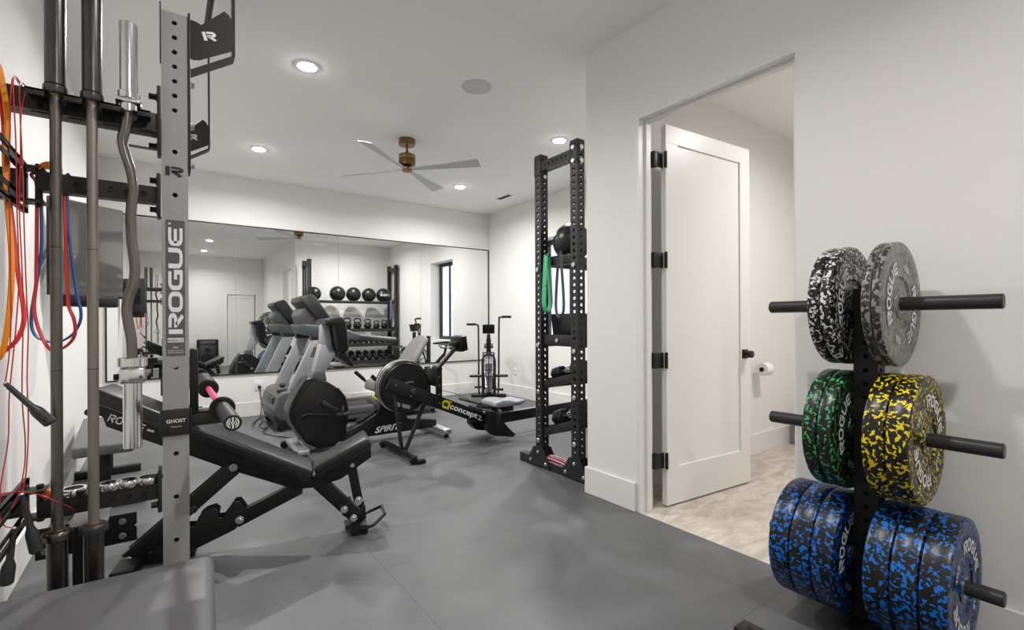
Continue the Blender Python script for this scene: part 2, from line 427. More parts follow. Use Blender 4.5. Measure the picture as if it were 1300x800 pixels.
def font2d(text, bold=0.0, shear=0.0):
    k = (text, bold, shear)
    if k not in _fc:
        cu = bpy.data.curves.new('t', 'FONT'); cu.body = text; cu.size = 1; cu.offset = bold; cu.shear = shear; cu.resolution_u = 3
        ob = bpy.data.objects.new('t', cu); me = bpy.data.meshes.new_from_object(ob)
        vs = [(v.co.x, v.co.y) for v in me.vertices]; fs = [list(p.vertices) for p in me.polygons]
        bpy.data.objects.remove(ob); bpy.data.meshes.remove(me); bpy.data.curves.remove(cu)
        x0 = min(v[0] for v in vs); y0 = min(v[1] for v in vs); y1 = max(v[1] for v in vs)
        vs = [((v[0] - x0) / (y1 - y0), (v[1] - y0) / (y1 - y0)) for v in vs]
        _fc[k] = (vs, fs, max(v[0] for v in vs))
    return _fc[k]
def put(mb, t2d, o, xa, ya, h, w=None, center=False, mi=0):
    """flat lettering: height h, total width w"""
    vs, fs, W = t2d; o = Vector(o); xa = Vector(xa).normalized(); ya = Vector(ya).normalized(); sx = (w / W) if w else h
    ox = -W / 2 * sx if center else 0
    mb.add([o + xa * (x * sx + ox) + ya * (y * h) for x, y in vs], fs, mi); return mb
def ring(mb, t2d, o, ax, up, r, h, phi, sx=None, mi=0, side=1):
    """lettering bent round a ring: baseline radius r, centred at angle phi (radians, clockwise from up seen from outside)"""
    vs, fs, W = t2d; o = Vector(o); up = Vector(up).normalized(); ax = Vector(ax).normalized(); rt = up.cross(ax).normalized(); sx = sx or h
    out = []
    for x, y in vs:
        a = phi + (x - W / 2) * sx / (r + h / 2); rr = r + y * h
        out.append(o + up * math.cos(a) * rr + rt * math.sin(a) * rr)
    mb.add(out, fs, mi); return mb

# ================================================================== ROOM
XL, XD, XR, YA, YB, YR, H = -0.56, 2.40, 4.57, 2.41, 6.97, -1.73, 3.045
def sbox(name, lo, hi, m, parent=None): return struct(MB().box(lo, hi).build(name, m, parent, flat=True))
sbox('floor', (XL - .15, YR - .15, -0.12), (XD, YB + .15, 0), 'floor')
f2 = MB().box((XD, YA - .03, -0.12), (XR + .3, YB + .15, 0)); struct(f2.build('floor', 'floor', flat=True))
sbox('floor', (XD, -0.6, -0.12), (5.6, YA - .03, 0.0), 'tile')
sbox('ceiling', (XL - .15, YR - .15, H), (XR + .3, YB + .15, H + .12), 'ceil')
sbox('wall_left', (XL - .15, YR - .15, 0), (XL, YB + .15, H), 'wall')
sbox('wall_back', (XL, YB, 0), (XR + .3, YB + .15, H), 'wall')
# rear wall with a doorway
DX0, DX1, DZ = 1.47, 2.18, 2.03
w = MB().box((XL, YR - .15, 0), (DX0, YR, H)).box((DX1, YR - .15, 0), (5.6, YR, H)).box((DX0, YR - .15, DZ), (DX1, YR, H))
struct(w.build('wall_rear', 'wall', flat=True))
# right wall with window niche
WY0, WY1, WZ0, WZ1 = 4.72, 5.67, 0.84, 2.43
w = MB().box((XR, YA - .03, 0), (XR + .26, WY0, H)).box((XR, WY1, 0), (XR + .26, YB, H)).box((XR, WY0, 0), (XR + .26, WY1, WZ0)).box((XR, WY0, WZ1), (XR + .26, WY1, H))
struct(w.build('wall_right', 'wall', flat=True))
# wall behind the storage rack (also the bathroom's wall)
sbox('wall_alcove', (XD, 2.22, 0), (5.6, YA, H), 'wall')
# door wall
OY0, OY1, OZ = 1.039, 1.973, 2.47
w = MB().box((XD, YR, 0), (XD + .115, OY0, H)).box((XD, OY1, 0), (XD + .115, 2.22, H)).box((XD, OY0, OZ), (XD + .115, OY1, H))
struct(w.build('wall_door', 'wall', flat=True))
# bathroom shell
sbox('wall_bathroom', (5.45, -.6, 0), (5.6, 2.22, 3.0), 'wall')
sbox('wall_bathroom', (XD + .115, -.6, 0), (5.45, -.45, 3.0), 'wall')
sbox('ceiling', (XD + .115, -.6, 2.98), (5.6, 2.22, 3.045), 'ceil')
# jamb
j = MB()
for (a, b) in ((OY1 - .018, OY1), (OY0, OY0 + .003)): j.box((XD + .001, a, 0), (XD + .122, b, OZ - .018))
j.box((XD + .001, OY0, OZ - .018), (XD + .122, OY1, OZ))
for (a, b) in ((OY1 - .034, OY1 - .018), (OY0 + .018, OY0 + .034)): j.box((XD + .055, a, 0), (XD + .095, b, OZ - .034), .002)
j.box((XD + .055, OY0 + .018, OZ - .034), (XD + .095, OY1 - .018, OZ - .018), .002)
struct(j.build('trim_1', 'trim', flat=True))
# base boards
BH = .18; bt = .016
def base(name, lo, hi): struct(MB().box(lo, hi, .003).build(name, 'trim', flat=True))
base('baseboard_left', (XL, YR, 0), (XL + bt, YB, BH))
base('baseboard_back', (XL + bt, YB - bt, 0), (XR, YB, BH))
base('baseboard_right', (XR - bt, YA, 0), (XR, YB - bt, BH))
base('baseboard_alcove', (XD, YA, 0), (XR - bt, YA + bt, BH))
base('baseboard_door', (XD - bt, OY1 + .012, 0), (XD, YA + bt, BH))
base('baseboard_door', (XD - bt, YR, 0), (XD, OY0 - .012, BH))
base('baseboard_rear', (XL + bt, YR, 0), (DX0 - .06, YR + bt, BH))
base('baseboard_bathroom', (XD + .13, 2.22 - bt, 0), (5.45, 2.22, BH))
# rear doorway: casing and leaf
c = MB().box((DX0 - .05, YR - .15, 0), (DX0, YR + .012, DZ + .05)).box((DX1, YR - .15, 0), (DX1 + .05, YR + .012, DZ + .05)).box((DX0, YR - .15, DZ), (DX1, YR + .012, DZ + .05))
struct(c.build('trim_2', 'trim', flat=True))
def shaker(L, Hh, t, bot=.24):
    m = MB(); st = .115
    m.box((0, -t / 2, 0), (L, t / 2, bot), .0015).box((0, -t / 2, Hh - st), (L, t / 2, Hh), .0015)
    m.box((0, -t / 2, bot), (st, t / 2, Hh - st), .0015).box((L - st, -t / 2, bot), (L, t / 2, Hh - st), .0015)
    m.box((st, -t / 2 + .011, bot), (L - st, t / 2 - .011, Hh - st)); return m
def door(name, loc, rz, L, Hh, hz, knob=.94):
    d = thing(name, '', '', loc, rz); del d['label']; del d['category']; d['kind'] = 'structure'
    shaker(L, Hh, .04).build('door_leaf', 'trim', d, flat=True)
    for z in hz:
        k = MB().box((-.020, -.026, z - .05), (.004, -.019, z + .05), .004).box((-.060, -.004, z - .05), (-.008, .000, z + .05), .002).box((-.088, -.004, z - .05), (-.058, .03, z + .05), .002).cyl((-.008, -.028, z - .052), (-.008, -.028, z + .052), .008, n=12)
        k.build('hinge', 'brown', d)
    h = MB()
    for s in (-1, 1):
        y = s * .02
        h.box((L - .10, min(y, y + s * .008), knob - .033), (L - .035, max(y, y + s * .008), knob + .033), .002)
        h.cyl((L - .067, y, knob), (L - .067, y + s * .055, knob), .012, n=16)
        h.cyl((L - .067, y + s * .032, knob), (L - .067, y + s * .06, knob), .026, n=24, bev=.003)
    h.build('door_knob', 'brown', d); return d
door('door_1', (2.605, 1.925, 0.012), R(-4.4), .90, 2.44, (.29, .93, 1.57, 2.21))
door('door_2', (DX0 + .01, YR - .06, .006), 0, .69, 2.01, (.25, 1.0, 1.75))
# window
wn = thing('window_1', '', '', (XR + .2, 0, 0)); del wn['label']; del wn['category']; wn['kind'] = 'structure'
fr = MB()
for lo, hi in (((0, WY0, WZ0), (.05, WY0 + .07, WZ1)), ((0, WY1 - .07, WZ0), (.05, WY1, WZ1)), ((0, WY0 + .07, WZ0), (.05, WY1 - .07, WZ0 + .07)), ((0, WY0 + .07, WZ1 - .07), (.05, WY1 - .07, WZ1))): fr.box(lo, hi, .004)
fr.box((.012, WY0 + .40, WZ0 + .07), (.045, WY0 + .44, WZ1 - .07), .004)
fr.build('window_frame', 'frame', wn)
MB().box((.02, WY0 + .07, WZ0 + .07), (.026, WY1 - .07, WZ1 - .07)).build('pane', 'glass', wn, flat=True)
MB().box((-.012, WY0 + .09, 1.0), (0, WY0 + .11, 1.12), .003).build('window_latch', 'black', wn)

# ceiling fittings
def downlight(x, y, z, label, e=1.0, sp=164):
    t = thing('ceiling_downlight', label, 'ceiling light', (x, y, z), group='round recessed ceiling downlights')
    MB().lathe([(.062, -.002), (.064, -.008), (.084, -.005), (.087, 0), (.062, 0)], (0, 0, 0), (0, 0, 1), 40, closed=True).build('trim_ring', 'white', t)
    MB().lathe([(0, -.020), (.03, -.018), (.05, -.0125), (.060, -.006), (.063, 0), (0, 0)], (0, 0, 0), (0, 0, 1), 32).build('lens', 'lens', t)
    li = bpy.data.lights.new('downlight_lamp', 'AREA'); li.shape = 'DISK'; li.size = .12; li.spread = R(sp); li.energy = 43 * e; li.color = (1, .98, .955)
    lo = bpy.data.objects.new('lamp', li); C.objects.link(lo); lo.parent = t; lo.location = (0, 0, -.024)
    return t
downlight(.853, 3.674, H, 'large looking lit downlight nearest the camera, above the incline bench')
downlight(.84, 5.712, H, 'lit downlight left of the fan near the mirror wall')
downlight(3.282, 3.682, H, 'lit downlight directly above the tall black storage rack')
downlight(3.296, 5.728, H, 'lit downlight just below right of the brass fan')
downlight(.86, 1.27, H, 'downlight behind the camera, second lowest of the two seen in the mirror', .36, 145)
downlight(.87, -.6, H, 'downlight near the rear wall, lower of the two seen in the mirror', .6, 150)
downlight(3.9, .8, 2.98, 'downlight in the bathroom ceiling behind the white door', .75)
sp = MB().lathe([(0, -.006), (.105, -.006), (.108, -.009), (.116, -.006), (.118, 0), (0, 0)], (0, 0, 0), (0, 0, 1), 48).build('ceiling_speaker', 'blade')
sp.location = (2.007, 3.221, H); tag(sp, 'round white speaker grille set flush in the ceiling', 'speaker')
def vent(x, y, L, W, label, rz=0):
    t = thing('ceiling_vent', label, 'vent', (x, y, H), rz, group='ceiling air vents')
    MB().box((-L / 2, -W / 2, -.006), (L / 2, -W / 2 + .02, 0), .002).box((-L / 2, W / 2 - .02, -.006), (L / 2, W / 2, 0), .002).box((-L / 2, -W / 2, -.006), (-L / 2 + .02, W / 2, 0), .002).box((L / 2 - .02, -W / 2, -.006), (L / 2, W / 2, 0), .002).build('vent_frame', 'ceil', t)
    k = MB()
    for i in range(5):
        yy = -W / 2 + .025 + i * (W - .05) / 4; k.bar((-L / 2 + .02, yy, -.004), (L / 2 - .02, yy, -.004), .014, .002, up=(0, .6, .8))
    k.build('vent_slats', 'midgrey', t)
vent(4.1, 5.82, .34, .12, 'small white vent in the far right of the ceiling', R(90))
vent(-.2, 6.35, .36, .12, 'small vent in the ceiling close to the left wall')

# fan
fan = thing('ceiling_fan', 'brass ceiling fan with four pale grey blades hung from the ceiling', 'ceiling fan', (2.01, 4.56, H))
MB().cyl((0, 0, -.062), (0, 0, 0), .082, n=40, bev=.004).build('canopy', 'brass', fan)
MB().cyl((0, 0, -.16), (0, 0, -.05), .013, n=16).lathe([(0, -.13), (.02, -.13), (.028, -.145), (.03, -.16), (0, -.16)], (0, 0, 0), (0, 0, 1), 24).build('down_rod', 'brass', fan)
MB().lathe([(0, -.148), (.050, -.15), (.082, -.16), (.084, -.195), (.081, -.20), (.084, -.205), (.084, -.262), (.07, -.27), (.03, -.275), (0, -.275)], (0, 0, 0), (0, 0, 1), 40).build('motor_housing', 'brass', fan)
MB().lathe([(0, -.288), (.047, -.288), (.05, -.292), (.05, -.318), (.046, -.324), (0, -.325)], (0, 0, 0), (0, 0, 1), 36).build('hub_cap', 'brass', fan)
MB().cyl((0, 0, -.30), (0, 0, -.27), .03, n=24).build('hub_neck', 'brown', fan)
for a in (-48, 42, 132, 222):
    b = MB(); rows = []
    ca, sa = math.cos(R(a)), math.sin(R(a))
    N = 14
    for i in range(N + 1):
        r = .03 + (.745) * i / N; wv = .035 + .105 * (i / N) ** 0.9; tw = R(-13)
        if i == N: wv *= .96
        sweep = -.01 - .03 * (i / N)
        for (u, th) in ((-.5, -1), (0, -1), (.5, -1), (.5, 1), (0, 1), (-.5, 1)):
            yy = u * wv + sweep; z = -.305 + math.tan(tw) * u * wv + th * .003 + (0.004 if abs(u) < .1 else 0)
            rows.append((r * ca - yy * sa, r * sa + yy * ca, z))
    fs = []
    for i in range(N):
        for k in range(6): fs.append([i * 6 + k, i * 6 + (k + 1) % 6, (i + 1) * 6 + (k + 1) % 6, (i + 1) * 6 + k])
    fs.append([0, 1, 2, 3, 4, 5]); fs.append([N * 6 + k for k in range(6)])
    b.add(rows, fs).build('fan_blade', 'blade', fan, ang=50)

# mirror
mir = thing('wall_mirror', 'wide four-pane wall mirror in a thin black frame on the far wall', 'mirror', (0, YB, 0))
mx = [-.50, .755, 2.02, 3.285, 4.55]; z0, z1 = .555, 2.425
for i in range(4):
    MB().box((mx[i] + .0012, -.014, z0), (mx[i + 1] - .0012, -.004, z1)).build('mirror_pane', 'mirror', mir, flat=True)
f = MB()
for lo, hi in (((mx[0] - .012, -.02, z0 - .012), (mx[0] + .004, 0, z1 + .012)), ((mx[4] - .004, -.02, z0 - .012), (mx[4] + .012, 0, z1 + .012)), ((mx[0] + .004, -.02, z0 - .012), (mx[4] - .004, 0, z0 + .002)), ((mx[0] + .004, -.02, z1 - .002), (mx[4] - .004, 0, z1 + .012))): f.box(lo, hi)
f.build('mirror_frame', 'black', mir, flat=True)

# ================================================================== SQUAT RACK
rack = thing('squat_rack', 'grey and black wall-mounted squat rack with a tall perforated upright', 'squat rack', (0, 0, 0))
UY = 2.05; UZ = .0762
holes = [2.24 - .0508 * i for i in range(7)] + [1.79 - .1505 * i for i in range(12)]
holes = [h for h in holes if h > .06]
for yy in (UY, UY + 1.17):
    u = MB().ptube((UZ / 2, yy + UZ / 2, 0), 'Z', UZ, 0.012, 2.275, holes, .008, [h for h in holes], .008)
    up = u.build('upright', 'uprightgrey', rack, flat=True)
    MB().box((-.02, yy - .02, 0), (UZ + .02, yy + UZ + .02, .012), .002).build('foot_plate', 'rackblack', rack)
    for z, n in ((2.18, 0), (1.80, 0), (1.89, 0)): pass
# sticker and cut logo on the near upright
st = MB().box((.011, UY - .0012, 1.078), (.0655, UY - .0002, 1.551)).build('name_sticker', 'label', rack, flat=True)
tx = MB(); put(tx, logo2d('ROGUE', t=.22, adv=1.04), (.0585, UY - .0018, 1.155), (0, 0, 1), (-1, 0, 0), .0405, w=.375)
tx.lathe([(0, 0), (.0035, 0), (.0035, .0005), (0, .0005)], (.0215, UY - .0022, 1.538), (0, 1, 0), 12)
tx.box((.015, UY - .0022, 1.125), (.0615, UY - .0014, 1.14))
put(tx, font2d('RM3'), (.031, UY - .0018, 1.103), (1, 0, 0), (0, 0, 1), .007, w=.014)
put(tx, font2d('MADE IN U.S.A.'), (.016, UY - .0018, 1.094), (1, 0, 0), (0, 0, 1), .004, w=.045)
put(tx, font2d('PATENTS PENDING'), (.016, UY - .0018, 1.087), (1, 0, 0), (0, 0, 1), .004, w=.045)
tx.build('sticker_lettering', 'white', st, flat=True)
tx = MB(); put(tx, font2d('MONSTER LITE', .01), (.0165, UY - .0026, 1.128), (1, 0, 0), (0, 0, 1), .008, w=.043); tx.build('sticker_small_print', 'black', st, flat=True)
gr = MB()
for z in (1.79 - .1505 * 3, 1.79 - .1505 * 2): gr.lathe([(.008, 0), (.014, 0), (.014, .003), (.008, .003)], (UZ / 2, UY - .004, z + .03 if z > 1.4 else z), (0, 1, 0), 24, closed=True)
tx = MB(); put(tx, logo2d('R', t=.26), (.012, UY - .0012, 1.705), (1, 0, 0), (0, 0, 1), .032, w=.048); tx.build('cut_out_logo', 'rackblack', rack, flat=True)
def bolt(mb, p, ax, r=.011, h=.008, mi=0):
    p = Vector(p); ax = Vector(ax); mb.cyl(p, p + ax * .003, r * 1.35, n=20, mi=mi, bev=.001); mb.cyl(p + ax * .003, p + ax * (.003 + h), r, n=6, mi=mi)
# stringers, flanges
for yy in (UY, UY + 1.17):
    for (za, zb) in (((1.606, 1.662), (.587, .640)) if yy == UY else ()):
        s_ = MB().perf((-.014, yy + .01, zb), (0, 0, -1), (-1, 0, 0), zb - za, 0, .30, [.035 + .043 * i for i in range(6)], .0075)
        s_.box((-.314 if yy == UY else XL, yy + .012, za), (-.014, yy + .06, zb), .002)
        s_.v = s_.v
        st = s_.build('stringer', 'rackblack', rack, flat=True)
        k = MB().box((-.014, yy - .004, za - .045), (-.002, yy + .08, zb + .045), .002)
        k.build('stringer_flange', 'rackblack', rack)
        k = MB()
        for z in (za - .022, zb + .022): bolt(k, (-.014, yy + .02, z), (-1, 0, 0), .010, .016)
        split_build(k, 'bolt', 'black2', rack)
for za, zb in ((1.545, 1.70), (.565, .70)):
    X = -.345
    r_ = MB()
    for (a, b) in ((zb - .045, zb), (za, za + .045)):
        r_.box((X - .004, 1.0, a), (X, 2.155, a + .013)).box((X - .004, 1.0, b - .013), (X, 2.155, b))
        y = 1.0
        while y < 2.0: r_.box((X - .004, y, a), (X, y + .12, b)); y += .46
    r_.box((X - .014, 1.0, zb - .003), (X, 2.155, zb)).box((X - .014, 1.0, za), (X, 2.155, za + .003))
    r_.box((X - .004, 2.10, za), (X, 2.155, zb))
    for yy in (1.05, 2.07):
        r_.box((X - .004, yy - .05, za), (X, yy + .085, zb)) if yy > 2.0 and False else None; r_.box((XL, yy + .02, za + .03), (X, yy + .06, zb - .03), .002)
    r_.build('wall_rail', 'rackblack', rack)
    for yy in (UY,):
        h = MB().box((X, yy, zb - .03), (X + .05, yy + .07, zb - .022), .001).box((X, yy, za + .022), (X + .05, yy + .07, za + .03), .001).cyl((X + .035, yy + .035, za + .01), (X + .035, yy + .035, zb - .01), .009, n=12)
        h.build('hinge_pin_bracket', 'rackblack', rack)
# gooseneck pull-up brackets
for yy in (UY, UY + 1.17):
    g = MB()
    pl = [(.079, 2.14), (.094, 2.135), (.112, 2.14), (.214, 2.205), (.222, 2.225), (.224, 2.30), (.205, 2.335), (.19, 2.345), (.118, 2.268), (.10, 2.275), (.079, 2.275)]
    g.prism(pl, yy + .012, yy + .016)
    g.box((.077, yy - .004, 1.73), (.084, yy + .078, 2.29), .001)
    g.bar((.084, yy + .045, 2.095), (.222, yy + .045, 2.19), .06, .006).box((.218, yy + .014, 2.19), (.225, yy + .075, 2.93), .001)
    g.build('pull_up_bracket', 'rackblack', rack)
    gl = MB(); put(gl, logo2d('R', t=.26), (.128, yy + .0105, 2.215), (.96, 0, .28), (-.28, 0, .96), .03, w=.04); gl.build('bracket_logo', 'white', rack, flat=True)
    k = MB()
    for z in (1.76, 1.90, 2.05): bolt(k, (.084, yy + .038, z), (1, 0, 0), .010, .010)
    split_build(k, 'bolt', 'zinc', rack)
    MB().box((-.004, yy - .004, 2.12), (0, yy + .078, 2.30), .001).build('backing_plate', 'rackblack', rack)
MB().cyl((.215, UY + .02, 2.9), (.215, UY + 1.23, 2.9), .016, n=20).build('pull_up_bar', 'rackblack', rack)
# bar hanger beam
hb = MB().box((XL, UY - .02, 1.835), (-.012, UY + .03, 1.905), .002).box((XL, UY - .045, 1.835), (-.012, UY - .02, 1.838), .0005).box((-.012, UY - .025, 1.78), (-.001, UY + .08, 2.0), .002)
hb.build('bar_hanger_beam', 'rackblack', rack)
k = MB()
for z in (1.80, 1.97): bolt(k, (-.012, UY + .01, z), (-1, 0, 0), .010, .02)
split_build(k, 'bolt', 'black2', rack)
BX = (-.257, -.174, -.083); BY = 1.975
for (a, b) in ((BX[0] - .062, BX[0] - .021), (BX[0] + .021, BX[1] - .021), (BX[1] + .021, BX[2] - .021), (BX[2] + .021, BX[2] + .055)):
    q = MB().box((a, BY - .032, 1.871), (b, UY - .02, 1.878), .001).box((a, BY - .032, 1.858), (b, BY - .028, 1.878), .001).box((a, UY - .026, 1.832), (b, UY - .02, 1.905), .001)
    q.build('bar_hanger_hook', 'rackblack', rack)
    k = MB()
    for z in (1.843, 1.858): bolt(k, ((a + b) / 2, UY - .026, z), (0, -1, 0), .0055, .004)
    split_build(k, 'bolt', 'black2', rack, .012)
# J-cups
for yy, nm in ((UY, 1), (UY + 1.17, 0)):
    jc = MB().box((-.008, yy - .006, .80), (UZ + .008, yy, .892), .002).box((UZ, yy - .006, .80), (UZ + .006, yy + UZ + .006, .892), .002)
    jc.box((UZ + .004, yy + .005, .825), (.205, yy + .07, .868), .003).box((.198, yy + .005, .825), (.208, yy + .07, .884), .002)
    jo = jc.build('j_cup', 'rackblack', rack)
    p = MB().box((UZ + .004, yy - .002, .875), (UZ + .028, yy + .078, 1.10), .004).box((UZ + .02, yy + .007, .868), (.197, yy + .068, .876), .002)
    p.build('j_cup_pad', 'black2', jo)
    if nm:
        t = MB(); put(t, font2d('GHOST', .02), (UZ / 2, yy - .0068, .845), (1, 0, 0), (0, 0, 1), .013, w=.056, center=True); put(t, font2d('STRONG'), (UZ / 2, yy - .0068, .829), (1, 0, 0), (0, 0, 1), .005, w=.03, center=True)
        t.build('j_cup_lettering', 'white', jo, flat=True)
    MB().cyl((UZ + .028, yy + .006, .893), (UZ + .04, yy + .006, .893), .006, n=12).build('j_cup_pin', 'zinc', jo)

# barbell holding lower bracket on the floor
stand = thing('barbell_floor_bracket', 'black steel bracket post with bolted side plates behind the hanging barbells', 'bracket', (-.21, 2.13, 0))
MB().box((-.03, -.02, .012), (.03, .03, .52), .003).build('post', 'black', stand)
MB().box((-.07, -.05, 0), (.07, .09, .012), .003).build('base_plate', 'black', stand)
MB().prism([(-.125, .47), (-.125, .525), (.135, .525), (.135, .485), (.128, .478), (.135, .471), (.135, .425), (-.125, .425)], .032, .038, .001).build('side_plate', 'black', stand)
k = MB()
for x in (-.10, .095):
    for z in (.45, .50): bolt(k, (x, .032, z), (0, -1, 0), .008, .005)
split_build(k, 'bolt', 'zinc', stand)
MB().box((-.04, -.02, .52), (.06, .16, .528), .001).build('cap_plate', 'midgrey', stand)

# ---- barbells hanging vertically
def vbar(x, label, sh, sl, ring=False):
    t = thing('olympic_barbell', label, 'barbell', (x, BY, 0), group='barbells hung upright on the rack')
    lo, hi = .57, 1.878
    MB().cyl((0, 0, lo), (0, 0, hi), .014, n=28).build('shaft', sh, t)
    k = MB()
    for z in (1.05, 1.42): k.cyl((0, 0, z), (0, 0, z + .002), .01435, n=24)
    k.build('knurl_marks', 'black2', t)
    for s, z in ((1, hi), (-1, lo)):
        q_ = .80 if s > 0 else 1.0
        col = MB().lathe([(0, 0), (.030 * q_, 0), (.0345 * q_, s * .004), (.036 * q_, s * .010), (.036 * q_, s * .024), (.030 * q_, s * .028), (0, s * .028)], (0, 0, z), (0, 0, 1), 36)
        col.build('collar', 'sleeve' if not ring or s > 0 else 'darkgrey', t)
        MB().cyl((0, 0, z + s * .028), (0, 0, z + s * .43), .025, n=36, bev=.002).build('sleeve', sl, t)
        MB().cyl((0, 0, z + s * -.001), (0, 0, z - s * .003), .018, n=24).build('bushing_ring', 'gold', t)
    return t
vbar(BX[0], 'dark steel barbell hung upright, leftmost of the three hanging bars', 'barsteel', 'sleeve')
vbar(BX[1], 'grey-green steel barbell hung upright, middle one of three hanging bars', 'greysteel', 'sleeve', True)
cb = thing('curl_barbell', 'wavy steel curl bar with shiny chrome sleeves hung beside the grey upright', 'barbell', (0, BY, 0), group='barbells hung upright on the rack')
cpts = [(-0.086, 1.90), (-0.088, 1.872), (-0.092, 1.825), (-0.101, 1.777), (-0.095, 1.736), (-0.081, 1.683), (-0.074, 1.626), (-0.079, 1.569), (-0.081, 1.523), (-0.079, 1.46), (-0.074, 1.41), (-0.071, 1.364), (-0.075, 1.32), (-0.085, 1.282), (-0.092, 1.239), (-0.088, 1.193), (-0.081, 1.143), (-0.078, 1.07)]
MB().tube([(x, 0, z) for x, z in cpts], .0145, n=20, smooth=5).build('shaft', 'curl', cb)
for nm, xx, za, zb, cz in (('a', -.086, 1.905, 2.155, 1.885), ('b', -.078, .79, 1.06, 1.055)):
    MB().cyl((xx, 0, za), (xx, 0, zb), .025, n=36, bev=.003).build('sleeve', 'chrome', cb)
c_ = MB().box((-.12, -.032, 1.893), (-.052, .03, 1.910), .008).cyl((-.086, 0, 1.910), (-.086, 0, 1.932), .030, n=32, bev=.002).cyl((-.086, 0, 1.870), (-.086, 0, 1.893), .024, n=28); c_.build('collar', 'chrome', cb)
c_ = MB().cyl((-.078, 0, 1.052), (-.078, 0, 1.082), .040, n=40, bev=.003).box((-.112, -.033, 1.0), (-.044, .033, 1.05), .008); c_.build('collar', 'chrome', cb)
MB().cyl((-.125, -.01, 1.022), (-.108, -.01, 1.022), .010, n=12, bev=.002).build('clamp_knob', 'black2', cb)
MB().tube([(-.06, -.01, 1.082), (-.056, -.01, 1.095), (-.052, -.01, 1.082)], .0015, n=6).build('pull_ring', 'zinc', cb)

# spring collars on the lower stringer
first = thing('barbell_clip', 'open silver ring collar, leftmost of four on the lower black beam', 'barbell clip', (0, 0, 0), group='silver ring collars on the lower beam')
rg = MB().lathe([(.0245, -.011), (.032, -.011), (.034, -.008), (.034, .008), (.032, .011), (.0245, .011)], (0, 0, .011), (0, 0, 1), 40, closed=True)
rg.build('clamp_ring', 'chrome', first)
MB().box((.024, -.010, .003), (.044, .010, .019), .003).build('latch', 'black2', first)
for i, (x, rz, lb) in enumerate(((-.232, -60, None), (-.142, 10, 'open silver ring collar half hidden behind the grey barbell'), (-.096, 200, 'open silver ring collar, second from the right on the lower beam'), (-.040, 30, 'open silver ring collar nearest the grey upright'))):
    o = first if i == 0 else dup(first, label=lb)
    o.location = (x, UY + .036, .641); o.rotation_euler = (0, 0, R(rz))
ob = MB().ball((0, 0, 0), .016).build('orange_ball_clip', 'orangeplastic'); ob.location = (-.292, UY + .03, .657); tag(ob, 'small bright orange ball resting on the lower black beam by the wall', 'ball')

# pink racked bar
pb = thing('short_barbell', 'barbell with pink shaft and black sleeves lying in the rack cups', 'barbell', (.172, 0, .889))
MB().cyl((0, 2.0, 0), (0, 3.31, 0), .0125, n=24).build('shaft', 'pink', pb)
for s, y in ((-1, 2.0), (1, 3.31)):
    MB().lathe([(0, 0), (.036, 0), (.040, .003), (.041, .012), (.036, .018), (0, .018)], (0, y, 0), (0, s, 0), 40).build('collar', 'black2', pb)
    MB().cyl((0, y + s * .018, 0), (0, y + s * .325, 0), .025, n=40, bev=.002).build('sleeve', 'darkgrey', pb)
e = MB()
for r0, a0, a1 in ((.0155, 25, 155), (.0155, 205, 335), (.010, 40, 140), (.010, 220, 320)):
    vs, fs = stroke([(r0 * math.cos(R(a0 + (a1 - a0) * i / 12 + 90)), r0 * math.sin(R(a0 + (a1 - a0) * i / 12 + 90))) for i in range(13)], .003, False)
    e.add([(v.x, 1.6745, v.y) for v in vs], fs)
e.box((-.002, 1.6742, -.017), (.002, 1.6748, .017)).box((-.005, 1.6742, -.003), (.005, 1.6748, .003)); e.build('sleeve_emblem', 'white', pb, flat=True)
fp = MB().lathe([(.0135, 0), (.036, 0), (.042, .006), (.042, .38), (.036, .386), (.0135, .386)], (.172, 2.62, .889), (0, 1, 0), 32, closed=True).build('foam_bar_pad', 'rubber')
tag(fp, 'black foam roll pad wrapped round the pink barbell shaft', 'bar pad')

# ---- bands and ropes
def hang(name, pts, y, w, t, m, label, cat, group, dy=.03):
    n = len(pts); P3 = []
    for i, (x, z) in enumerate(pts):
        P3.append((x, y + dy * math.sin(2 * PI * i / n), z))
    o = MB().strap(P3, (0.5, .8, 0), w, t, True, 6).build(name, m); return tag(o, label, cat, group)
red = [(-0.33, 1.668), (-0.323, 1.641), (-0.323, 1.595), (-0.325, 1.47), (-0.327, 1.369), (-0.328, 1.32), (-0.333, 1.257), (-0.329, 1.208), (-0.316, 1.157), (-0.302, 1.122), (-0.285, 1.103), (-0.261, 1.112), (-0.238, 1.137), (-0.229, 1.168), (-0.232, 1.208), (-0.243, 1.246), (-0.246, 1.297), (-0.249, 1.4), (-0.252, 1.528), (-0.255, 1.641), (-0.258, 1.668)]
blue = [(-0.319, 1.675), (-0.315, 1.644), (-0.315, 1.586), (-0.317, 1.421), (-0.334, 1.282), (-0.34, 1.232), (-0.34, 1.182), (-0.327, 1.149), (-0.3, 1.134), (-0.272, 1.132), (-0.239, 1.156), (-0.22, 1.194), (-0.216, 1.233), (-0.223, 1.273), (-0.229, 1.325), (-0.239, 1.428), (-0.246, 1.531), (-0.249, 1.666), (-0.25, 1.675)]
orange = [(-.378, 1.935), (-0.366, 1.86), (-0.361, 1.769), (-0.365, 1.679), (-0.364, 1.569), (-0.355, 1.438), (-0.351, 1.327), (-0.356, 1.194), (-0.367, 1.106), (-0.382, 1.096), (-0.397, 1.151), (-0.402, 1.433), (-.396, 1.87)]
